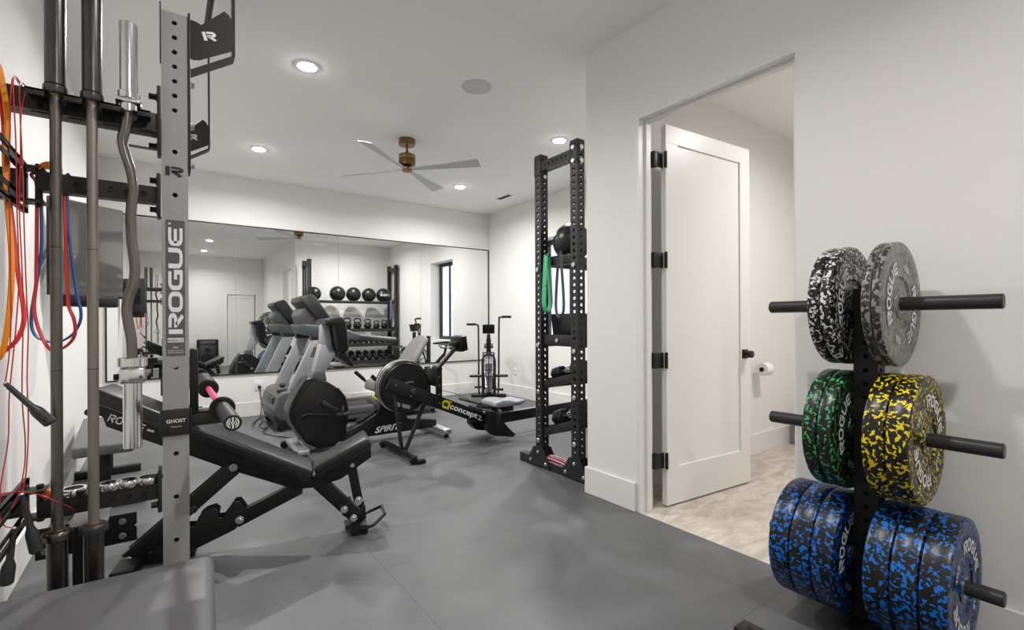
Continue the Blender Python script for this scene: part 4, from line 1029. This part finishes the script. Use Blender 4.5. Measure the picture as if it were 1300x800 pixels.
ck = MB().cyl((1.20, Y0 - .05, .455), (1.20, Y0 + .26, .455), .022, n=24, bev=.003).bar((1.20, Y0 - .045, .455), (1.32, Y0 - .06, .375), .016, .03, .004).bar((1.20, Y1 + .05, .455), (1.08, Y1 + .06, .535), .016, .03, .004); ck.build('crank', 'darkgrey', rb)
for (x, y, z) in ((1.345, Y0 - .11, .355), (1.055, Y1 + .11, .555)):
    pz = MB().box((x - .06, y - .045, z - .014), (x + .065, y + .045, z + .006), .006).tube([(x - .02, y - .045, z + .0), (x - .01, y - .045, z + .05), (x + .0, y, z + .07), (x + .0, y + .045, z + .05), (x, y + .045, z)], .008, n=8, smooth=3); pz.build('pedal', 'darkgrey', rb)
MB().box((.945, 4.46, .035), (1.05, 5.02, .085), .018).box((1.03, Y0 + .03, .03), (1.18, Y1 - .03, .10), .015).build('front_stabilizer', 'aluminium', rb)
for y in (4.50, 4.98): MB().cyl((.935, y - .02, .035), (.935, y + .02, .035), .035, n=24, bev=.006).build('transport_wheel', 'rubber', rb)
MB().box((2.33, 4.40, .035), (2.43, 5.06, .09), .02).build('rear_stabilizer', 'aluminium', rb)
k = MB()
for y in (4.44, 5.02): k.cyl((2.38, y, 0), (2.38, y, .04), .025, n=20)
split_build(k, 'rubber_foot', 'rubber', rb)
MB().prism([(1.35, .06), (1.62, .07), (2.38, .07), (2.38, .15), (2.05, .20), (1.98, .45), (1.80, .47), (1.74, .30), (1.60, .22), (1.42, .14)], 4.655, 4.805, .012).build('main_frame', 'black', rb)
t = MB(); put(t, font2d('SPIRIT', .03, .35), (1.70, 4.654, .095), (1, 0, .04), (0, 0, 1), .062, w=.27); t.build('frame_lettering', 'white', rb, flat=True)
MB().bar((1.55, 4.73, .20), (2.15, 4.73, .47), .06, .05, .004).build('seat_rail', 'black', rb)
MB().prism([(1.68, .515), (1.70, .60), (1.78, .625), (2.05, .62), (2.10, .56), (2.05, .50), (1.75, .49)], 4.53, 4.93, .02, seg=3).build('seat', 'greyvinyl2', rb, ang=60)
bkp = [(1.98, .62), (2.20, 1.0), (2.25, 1.035), (2.31, 1.02), (2.32, .97), (2.10, .58)]
bb = MB()
W0 = 4.73
rows = []
for (x, z, hw, dx) in ((1.93, .57, .19, 0), (2.02, .74, .215, 0), (2.12, .90, .205, 0), (2.20, 1.01, .17, 0), (2.245, 1.06, .10, 0)):
    rows.append((x, z, hw))
vs = []; fs = []
for (x, z, hw) in rows:
    for (a, th) in ((-1, 0), (-.6, -.012), (0, -.004), (.6, -.012), (1, 0), (1, .06), (0, .075), (-1, .06)):
        vs.append((x + th * .86, W0 + a * hw, z - th * .5))
for i in range(4):
    for k_ in range(8): fs.append([i * 8 + k_, i * 8 + (k_ + 1) % 8, (i + 1) * 8 + (k_ + 1) % 8, (i + 1) * 8 + k_])
fs.append(list(range(8))); fs.append([32 + k_ for k_ in range(8)])
bo = bb.add(vs, fs).build('backrest', 'greyvinyl2', rb, ang=80)
md = bo.modifiers.new('round', 'SUBSURF'); md.levels = 2; md.render_levels = 2
k = MB()
for y in (4.66, 4.80): k.tube([(2.0, y, .70), (2.06, y, .80), (2.12, y, .885)], .006, n=8).cyl((2.115, y, .90), (2.125, y, .885), .010, n=12)
split_build(k, 'bolt', 'black2', rb)
for y in (4.49, 4.97): 
    MB().tube([(1.95, y, .50), (1.76, y, .55), (1.70, y, .60), (1.62, y, .675)], .014, n=12, smooth=3).build('side_bar', 'black', rb)
    MB().tube([(1.70, y, .60), (1.61, y, .685)], .019, n=14).build('grip', 'rubber', rb)
MB().bar((1.62, 4.50, .49), (1.70, 4.50, .43), .02, .018, .004).build('adjust_lever', 'yellow', rb)
MB().box((1.68, 4.60, .38), (1.86, 4.86, .44), .012).box((1.66, 4.56, .36), (1.72, 4.60, .42), .008).build('seat_carriage', 'midgrey', rb)
MB().bar((1.77, 4.68, .42), (1.77, 4.68, .52), .10, .06, .006).bar((1.95, 4.73, .48), (2.08, 4.73, .66), .12, .05, .006).build('seat_post', 'midgrey', rb)

# ================================================================== ROWER
ro = thing('rowing_machine', 'black rowing machine with round flywheel and light grey sliding seat', 'rowing machine', (0, 0, 0))
FC = (1.765, 4.1, .615)
MB().cyl((FC[0], 4.03, FC[2]), (FC[0], 4.05, FC[2]), .215, n=64, bev=.004).lathe([(0, 0), (.20, 0), (.232, .02), (.237, .035), (.237, .055)], (FC[0], 4.035, FC[2]), (0, 1, 0), 64).build('flywheel_cover', 'black2', ro)
vt = MB(); vt.lathe([(.232, 0), (.240, .004), (.240, .012), (.232, .016)], (FC[0], 4.085, FC[2]), (0, 1, 0), 64, closed=True)
vt.lathe([(.232, 0), (.240, .004), (.240, .012), (.232, .016)], (FC[0], 4.145, FC[2]), (0, 1, 0), 64, closed=True)
for i in range(72):
    a = 2 * PI * i / 72; vt.bar((FC[0] + .234 * math.cos(a), 4.09, FC[2] + .234 * math.sin(a)), (FC[0] + .234 * math.cos(a), 4.155, FC[2] + .234 * math.sin(a)), .003, .003)
vt.build('vent_cage', 'aluminium', ro)
MB().cyl((FC[0], 4.10, FC[2]), (FC[0], 4.14, FC[2]), .19, n=48).build('flywheel', 'midgrey', ro)
MB().lathe([(.237, 0), (.237, .03), (.20, .045), (0, .05)], (FC[0], 4.155, FC[2]), (0, 1, 0), 64).build('flywheel_back_cover', 'black2', ro)
bA = Vector((1.575, 0, .665)); bB = Vector((2.68, 0, .185)); bd = (bB - bA).normalized()
MB().bar((bA.x, 4.0, bA.z), (bB.x, 4.0, bB.z), .03, .115, .006).bar((bA.x + .6, 4.1, bA.z - .262), (bB.x, 4.1, bB.z), .17, .105, .008).build('main_beam', 'black', ro)
MB().bar((bA.x, 4.21, bA.z), (bB.x - .45, 4.21, bB.z + .195), .03, .10, .006).build('far_beam', 'black', ro)
k = MB()
dn = Vector((-bd.z, 0, bd.x))
def onb(s_, h_): p = bA + bd * s_ + dn * h_; return Vector((p.x, 3.9838, p.z))
t = MB(); put(t, font2d('concept', .025), onb(.655, -.036), bd, dn, .062, w=.325)
put(t, font2d('2', .0), onb(.992, -.026), bd, dn, .044, w=.036); t.lathe([(0, 0), (.005, 0), (.005, .0006), (0, .0006)], onb(1.04, -.02), (0, -1, 0), 12)
t.build('beam_lettering', 'white', ro, flat=True)
t = MB(); vs, fs = stroke([(.030 * math.cos(R(a)), .030 * math.sin(R(a))) for a in range(45, 320, 15)], .020, False)
t.add([onb(.60 + v.x, .005 + v.y) for v in vs], fs)
vs, fs = stroke([(.022, -.034), (.022, .036)], .018, False); t.add([onb(.615 + v.x, .005 + v.y) for v in vs], fs)
for yy in (-.034, .036):
    vs, fs = stroke([(.008, yy), (.044, yy)], .006, False); t.add([onb(.615 + v.x, .005 + v.y) for v in vs], fs)
t.build('beam_logo', 'yellow', ro, flat=True)
k = MB()
for (s_, h_) in ((.07, .01), (.24, -.035), (.52, -.03), (.50, .03)): p = onb(s_, h_); k.cyl(p, p + Vector((0, -.006, 0)), .006, n=12)
split_build(k, 'bolt', 'zinc', ro)
MB().cyl((1.80, 3.985, .575), (1.80, 3.955, .575), .026, n=8, bev=.004).ball((1.79, 4.02, .65), .035, (1.3, .5, .5)).build('damper_knob', 'darkgrey', ro)
t = MB(); t.add([(1.64, 4.028, .505), (1.70, 4.028, .48), (1.70, 4.028, .445), (1.65, 4.028, .46)], [[0, 1, 2, 3]]).add([(1.72, 4.028, .475), (1.80, 4.028, .445), (1.79, 4.028, .415), (1.72, 4.028, .44)], [[0, 1, 2, 3]]); t.build('cover_stickers', 'silver', ro, flat=True)
MB().box((2.025, 3.975, .40), (2.09, 3.985, .77), .003).box((2.025, 4.21, .40), (2.09, 4.22, .77), .003).box((2.03, 3.985, .60), (2.085, 4.21, .76), .01).build('monitor_post', 'black', ro)
k = MB()
for z in (.45, .53, .61, .69): k.cyl((2.06, 3.975, z), (2.06, 3.970, z), .007, n=12)
split_build(k, 'bolt', 'zinc', ro)
MB().tube([(2.05, 3.99, .765), (2.26, 3.99, .97), (2.275, 3.99, 1.0)], .020, n=12).cyl((2.06, 3.96, .765), (2.06, 4.08, .765), .026, n=20, bev=.003).build('monitor_arm', 'black', ro)
MB().prism([(2.275, .91), (2.345, .93), (2.325, 1.07), (2.255, 1.05)], 3.93, 4.13, .008).prism([(2.225, .93), (2.285, .945), (2.27, 1.02), (2.21, 1.0)], 3.97, 4.09, .008).build('monitor', 'black2', ro)
MB().tube([(2.20, 3.98, .96), (2.10, 3.98, .955), (2.07, 3.98, .975), (2.10, 4.03, .985), (2.2, 4.03, .98)], .007, n=8, smooth=3).build('phone_cradle', 'midgrey', ro)
lg = MB().bar((1.64, 4.04, .60), (1.715, 4.02, .055), .03, .028, .004).bar((1.935, 4.04, .44), (1.745, 4.02, .055), .03, .028, .004); lg.build('front_legs', 'darkgrey', ro)
MB().bar((1.72, 3.76, .045), (1.715, 4.45, .045), .045, .04, .006).build('front_foot', 'black', ro)
for y in (3.75, 4.44): MB().cyl((1.70, y - .015, .034), (1.70, y + .015, .034), .034, n=24, bev=.005).build('caster', 'rubber', ro)
MB().bar((1.715, 3.735, .018), (1.80, 3.74, .018), .045, .034, .008).build('foot_cap', 'rubber', ro)
rl = MB().bar((2.62, 4.1, .195), (4.12, 4.1, .225), .05, .10, .004).build('monorail', 'black', ro)
MB().bar((2.75, 4.1, .250), (4.10, 4.1, .277), .034, .008, .001).build('rail_track', 'aluminium', rl)
MB().bar((4.02, 4.1, .18), (4.06, 4.1, .02), .05, .05, .004).bar((4.06, 3.9, .02), (4.06, 4.3, .02), .05, .04, .006).build('rear_leg', 'black', ro)
ss = MB(); 
prof = [(2.66, .335), (2.70, .320), (2.98, .320), (3.04, .345), (3.045, .375), (3.00, .37), (2.93, .362), (2.85, .385), (2.76, .392), (2.68, .375)]
ss.prism([(x, z + .015) for x, z in prof], 3.96, 4.24, .012, seg=3).build('seat', 'seatgrey', ro, ang=60)
MB().box((2.74, 4.05, .27), (2.96, 4.15, .335), .006).build('seat_carriage', 'black2', ro)
for y in (3.915, 4.245):
    fp_ = MB().prism([(2.54, .15), (2.60, .09), (2.81, .05), (2.85, .07), (2.76, .15), (2.61, .325), (2.56, .335), (2.54, .26)], y - .055, y + .055, .006)
    fp_.build('foot_plate', 'black2', ro)
    MB().strap([(2.62, y - .06, .20), (2.66, y - .05, .305), (2.68, y, .33), (2.66, y + .05, .305), (2.62, y + .06, .20)], (1, 0, 0), .035, .003, False, 4).build('foot_strap', 'darkgrey', ro)
MB().bar((2.40, 3.93, .385), (2.62, 3.93, .30), .045, .012, .004).build('foot_rest_trim', 'bluegrey', ro)
MB().tube([(2.10, 4.1, .56), (2.30, 4.1, .50), (2.46, 4.1, .42)], .003, n=6).tube([(2.46, 3.9, .41), (2.46, 4.3, .41)], .014, n=12).build('pull_handle', 'darkgrey', ro)

# ================================================================== AIR BIKE
ab = thing('air_bike', 'slim black fan bike with tall moving handles in the far corner', 'exercise bike', (3.85, 5.88, 0), math.atan2(-.837, -.547))
# local +x towards the room, y sideways (local +y = picture right)
fcx = .22
cage = MB()
for s in (-1, 1):
    cage.tube([(fcx + .30 * math.cos(R(a)), s * .075, .465 + .30 * math.sin(R(a))) for a in range(0, 360, 10)], .010, n=10, closed=True)
    for rr in (.10, .20): cage.tube([(fcx + rr * math.cos(R(a)), s * .085, .465 + rr * math.sin(R(a))) for a in range(0, 360, 15)], .0025, n=6, closed=True)
    for a in range(0, 360, 8): cage.tube([(fcx + .05 * math.cos(R(a)), s * .09, .465 + .05 * math.sin(R(a))), (fcx + .30 * math.cos(R(a)), s * .075, .465 + .30 * math.sin(R(a)))], .0018, n=5)
for a in range(0, 360, 8): cage.tube([(fcx + .30 * math.cos(R(a)), -.075, .465 + .30 * math.sin(R(a))), (fcx + .308 * math.cos(R(a)), 0, .465 + .308 * math.sin(R(a))), (fcx + .30 * math.cos(R(a)), .075, .465 + .30 * math.sin(R(a)))], .002, n=5)
cage.tube([(fcx + .31 * math.cos(R(a)), 0, .465 + .31 * math.sin(R(a))) for a in range(0, 360, 10)], .006, n=8, closed=True)
for xx in (fcx + .30, fcx + .26):
    cage.tube([(xx, -.085, .16), (xx, -.088, .62)] + [(xx, -.088 * math.cos(R(a)), .66 + .10 * math.sin(R(a))) for a in range(0, 181, 20)] + [(xx, .088, .62), (xx, .085, .16)], .011, n=8)
cage.build('fan_cage', 'black2', ab)
bl = MB()
for a in range(0, 360, 40): bl.box((.03, -.05, -.002), (.26, .05, .002), mx=Matrix.Translation((fcx, 0, .465)) @ Matrix.Rotation(R(a), 4, 'Y'))
bl.cyl((fcx, -.06, .465), (fcx, .06, .465), .05, n=20); bl.build('fan_wheel', 'aluminium', ab)
MB().bar((.50, 0, .07), (-.48, 0, .07), .06, .06, .005).bar((-.10, 0, .07), (-.10, 0, .95), .05, .07, .005).bar((-.10, 0, .3), (.22, 0, .465), .04, .05).bar((-.10, 0, .80), (.20, 0, .80), .05, .04, .004).bar((.20, 0, .80), (.20, 0, 1.02), .05, .05, .005).bar((-.10, 0, .3), (-.42, 0, .62), .05, .05, .005).build('frame', 'black', ab)
MB().cyl((.50, -.27, .05), (.50, .27, .05), .028, n=16, bev=.004).build('front_stabilizer', 'black', ab)
MB().cyl((-.48, -.27, .05), (-.48, .27, .05), .028, n=16, bev=.004).build('rear_stabilizer', 'black', ab)
MB().prism([(.15, 1.03), (.23, 1.03), (.26, 1.16), (.12, 1.16)], -.085, .085, .01).build('console', 'black2', ab)
MB().bar((-.42, 0, .60), (-.47, 0, .80), .035, .035, .003).build('seat_post', 'black', ab)
MB().prism([(-.22, .80), (-.22, .83), (-.44, .86), (-.58, .86), (-.58, .80)], -.07, .07, .02, seg=3).build('seat', 'vinyl', ab)
for s, xt, zt, xb in ((-1, -.02, 1.15, .05), (1, .26, 1.255, -.02)):
    y = s * .145
    MB().tube([(xb, y * .95, .15), (xb, y, .30), ((xb + xt) / 2, y, .7), (xt, y * 1.02, zt - .04), (xt + .0, y * 1.08, zt), (xt, s * .20, zt + .012)], .013, n=10, smooth=5).build('moving_arm', 'darkgrey', ab)
    MB().cyl((xt, s * .19, zt + .012), (xt, s * .32, zt + .012), .018, n=16, bev=.003).build('hand_grip', 'rubber', ab)
    MB().cyl((fcx + .05, s * .10, .44), (fcx + .05, s * .27, .44), .020, n=16, bev=.003).build('foot_peg', 'darkgrey', ab)
    MB().bar((-.02, s * .09, .30), (-.02 + s * .14, s * .10, .23), .02, .03, .003).box((-.06 + s * .14, min(s * .11, s * .21), .215), (.03 + s * .14, max(s * .11, s * .21), .24), .005).build('pedal', 'black2', ab)
MB().cyl((-.02, -.10, .30), (-.02, .10, .30), .09, n=28, bev=.005).build('chain_cover', 'black2', ab)

# ================================================================== TREADMILL
tm = thing('treadmill', 'silver and dark grey treadmill under the mirror behind the exercise bike', 'treadmill', (0, 0, 0))
TY0, TY1 = 5.74, 6.56
MB().box((1.30, TY0 + .10, .13), (3.0, TY1 - .10, .165), .008).build('running_belt', 'rubber', tm)
MB().box((1.25, TY0 + .11, .05), (3.0, TY1 - .11, .125), .006).build('deck', 'black', tm)
for y in (TY0, TY1 - .10): MB().box((1.25, y, .11), (3.02, y + .10, .185), .014).box((1.25, y + .02, .05), (3.02, y + .08, .11), .004).build('side_rail', 'midgrey', tm)
k = MB()
for y in (TY0 + .05, TY1 - .05): k.cyl((2.9, y, 0), (2.9, y, .06), .03, n=20)
split_build(k, 'rubber_foot', 'rubber', tm)
hood = [(.99, .17), (.97, .24), (1.02, .40), (1.08, .44), (1.30, .435), (1.44, .36), (1.47, .20), (1.40, .12), (1.05, .12)]
MB().prism(hood, TY0 - .02, TY1 + .02, .025, seg=3).build('motor_hood', 'midgrey', tm)
MB().prism([(1.0, .08), (.98, .18), (1.0, .20), (1.42, .19), (1.42, .08)], TY0 + .02, TY1 - .02, .01).build('hood_base', 'darkgrey', tm)
MB().box((.975, TY0 + .10, .29), (1.03, TY1 - .10, .37), .015).build('hood_panel', 'darkgrey', tm)
for y in (TY0 + .04, TY1 - .04): MB().cyl((1.06, y - .025, .05), (1.06, y + .025, .05), .05, n=28, bev=.008).build('transport_wheel', 'rubber', tm)
for y in (TY0, TY1 - .075):
    up = MB().prism([(1.10, .40), (1.255, .40), (1.535, 1.05), (1.40, 1.05), (1.375, 1.0)], y, y + .075, .008); uo = up.build('upright', 'silver', tm)
    MB().prism([(1.36, 1.0), (1.56, 1.0), (1.58, 1.05), (1.36, 1.06)], y - .01, y + .085, .005).build('upright_cap', 'darkgrey', uo)
st = MB().add([(1.345, TY0 - .0012, .80), (1.395, TY0 - .0012, .80), (1.44, TY0 - .0012, .92), (1.39, TY0 - .0012, .92)], [[0, 1, 2, 3]]).build('warning_label', 'label', tm, flat=True)
MB().add([(1.392, TY0 - .0014, .925), (1.445, TY0 - .0014, .925), (1.455, TY0 - .0014, .945), (1.41, TY0 - .0014, .955)], [[0, 1, 2, 3]]).build('label_header', 'orangelabel', st, flat=True)
MB().prism([(1.30, 1.18), (1.34, 1.06), (1.45, 1.035), (1.75, 1.0), (1.90, .98), (1.93, 1.05), (1.70, 1.14), (1.50, 1.16), (1.40, 1.17)], TY0 - .01, TY1 + .01, .02, seg=3).build('console_fairing', 'bluegrey', tm)
MB().prism([(1.28, 1.44), (1.29, 1.49), (1.40, 1.53), (1.43, 1.52), (1.66, 1.19), (1.62, 1.15), (1.53, 1.16), (1.45, 1.25)], TY0 + .13, TY1 - .14, .015).build('display_housing', 'darkgrey', tm)
MB().prism([(1.445, 1.505), (1.645, 1.215), (1.649, 1.217), (1.449, 1.508)], TY0 + .17, TY1 - .18).build('display_screen', 'screen', tm)
MB().prism([(1.33, 1.14), (1.28, 1.28), (1.31, 1.36), (1.38, 1.38), (1.50, 1.18), (1.42, 1.12)], TY0 + .17, TY1 - .18, .015).build('display_neck', 'midgrey', tm)
for y in (TY0 + .035, TY1 - .035):
    MB().tube([(1.68, y, 1.08), (1.90, y, 1.035), (2.15, y, 1.0), (2.38, y, .975)], .032, n=16, smooth=3).build('handrail', 'midgrey', tm)
MB().box((1.60, TY0 + .10, 1.13), (1.72, TY0 + .22, 1.15), .004).cyl((1.78, TY0 + .1, 1.10), (1.78, TY1 - .1, 1.10), .016, n=12).build('cross_bar', 'midgrey', tm)
MB().ball((1.08, TY0 + .1, .50), .028, (1.2, 1, 1)).box((1.02, TY0 + .07, .425), (1.15, TY0 + .13, .455), .01).build('bottle_cradle', 'darkgrey', tm)

# ================================================================== SMALL THINGS
ol = thing('wall_outlet', 'white double wall outlet with a black plug below the mirror', 'outlet', (1.013, YB, .385))
MB().box((-.055, -.008, -.065), (.055, 0, .065), .004).build('cover_plate', 'offwhite', ol)
MB().box((-.018, -.011, .012), (.018, -.007, .042), .003).box((-.018, -.011, -.042), (.018, -.007, -.012), .003).build('sockets', 'white', ol)
cd = thing('power_cord', 'black power cord running from the outlet to the floor by the treadmill', 'cord', (0, 0, 0))
MB().tube([(1.013, YB - .03, .36), (1.02, YB - .06, .30), (1.03, YB - .08, .15), (1.0, YB - .2, .015), (.97, 6.45, .008), (.90, 6.2, .008), (.92, 6.02, .008), (1.0, 5.95, .06), (1.0, 5.98, .12)], .006, n=8, smooth=6).tube([(1.0, YB - .2, .01), (.86, 6.4, .008), (.84, 6.15, .03), (.86, 6.05, .11), (.98, 6.05, .14)], .005, n=8, smooth=6).tube([(.95, 6.0, .008), (.88, 5.8, .008), (.95, 5.55, .008), (1.1, 5.3, .008), (1.18, 5.05, .008)], .005, n=8, smooth=6).build('cable', 'black2', cd)
MB().box((.995, YB - .045, .35), (1.03, YB - .008, .385), .006).build('plug', 'black2', cd)
ol2 = thing('wall_outlet', 'white wall outlet low on the right wall behind the fan bike', 'outlet', (XR, 6.2, .40))
MB().box((-.008, -.04, -.06), (0, .04, .06), .003).build('cover_plate', 'offwhite', ol2)
MB().box((-.011, -.016, .012), (-.007, .016, .04), .002).box((-.011, -.016, -.04), (-.007, .016, -.012), .002).build('sockets', 'white', ol2)
tp = thing('toilet_roll', 'white toilet paper roll on a wall holder in the bathroom', 'toilet paper', (4.31, 2.13, .765))
MB().lathe([(.02, -.055), (.055, -.055), (.055, .055), (.02, .055)], (0, 0, 0), (1, 0, 0), 40, closed=True).build('paper', 'white', tp)
MB().cyl((-.056, 0, 0), (-.052, 0, 0), .021, n=24).build('core', 'brown', tp)
hl = thing('roll_holder', 'dark metal arm that holds the toilet roll on the bathroom wall', 'holder', (4.31, 2.22, .765))
MB().cyl((-.075, -.09, .0), (.06, -.09, 0), .008, n=12).cyl((.06, -.09, 0), (.06, 0, 0), .008, n=12).cyl((.06, -.012, 0), (.06, 0, 0), .025, n=20).build('arm', 'brown', hl)
wb = MB().lathe([(0, 0), (.095, 0), (.12, .25), (.112, .25), (.088, .01), (0, .01)], (0, 0, 0), (0, 0, 1), 32).build('waste_bin', 'brown'); wb.location = (4.97, 2.06, 0); tag(wb, 'small dark waste bin on the bathroom floor by the wall', 'bin')

# loudspeaker by the rear wall
ls = thing('loudspeaker', 'large black floor loudspeaker against the rear wall seen in the mirror', 'loudspeaker', (.985, YR + .24, 0))
MB().prism([(-.23, -.18), (.23, -.18), (.25, .18), (-.25, .18)], .0, .76, .02, plane='XY').build('cabinet', 'black2', ls)
MB().box((-.20, .178, .05), (.20, .186, .60), .004).build('grille', 'darkgrey', ls)
MB().cyl((0, .184, .23), (0, .194, .23), .15, n=40, bev=.004).cyl((0, .184, .49), (0, .194, .49), .06, n=30, bev=.004).build('driver_cones', 'rubber', ls)
MB().box((-.17, .178, .64), (.17, .188, .72), .004).build('control_panel', 'midgrey', ls)

# ================================================================== WORLD, CAMERA, COLOUR
w = bpy.data.worlds.new('sky'); bpy.context.scene.world = w; w.use_nodes = True
bg = w.node_tree.nodes['Background']; bg.inputs[0].default_value = (.78, .87, 1.0, 1); bg.inputs[1].default_value = 1.6
cam = bpy.data.cameras.new('camera'); co = bpy.data.objects.new('camera', cam); C.objects.link(co)
cam.sensor_width = 36; cam.lens = 611 / 1300 * 36; cam.shift_y = 9.2 / 1300; cam.clip_start = .05
yaw = -math.atan2(.588, .809)
co.matrix_world = Matrix.Translation((0, 0, 1.19)) @ Matrix.Rotation(yaw, 4, 'Z') @ Matrix.Rotation(R(90), 4, 'X') @ Matrix.Rotation(R(-.25), 4, 'Z')
sc = bpy.context.scene; sc.camera = co
sc.view_settings.view_transform = 'Standard'; sc.view_settings.look = 'None'; sc.view_settings.gamma = 1; sc.view_settings.use_curve_mapping = False
sc.view_settings.exposure = 0.0
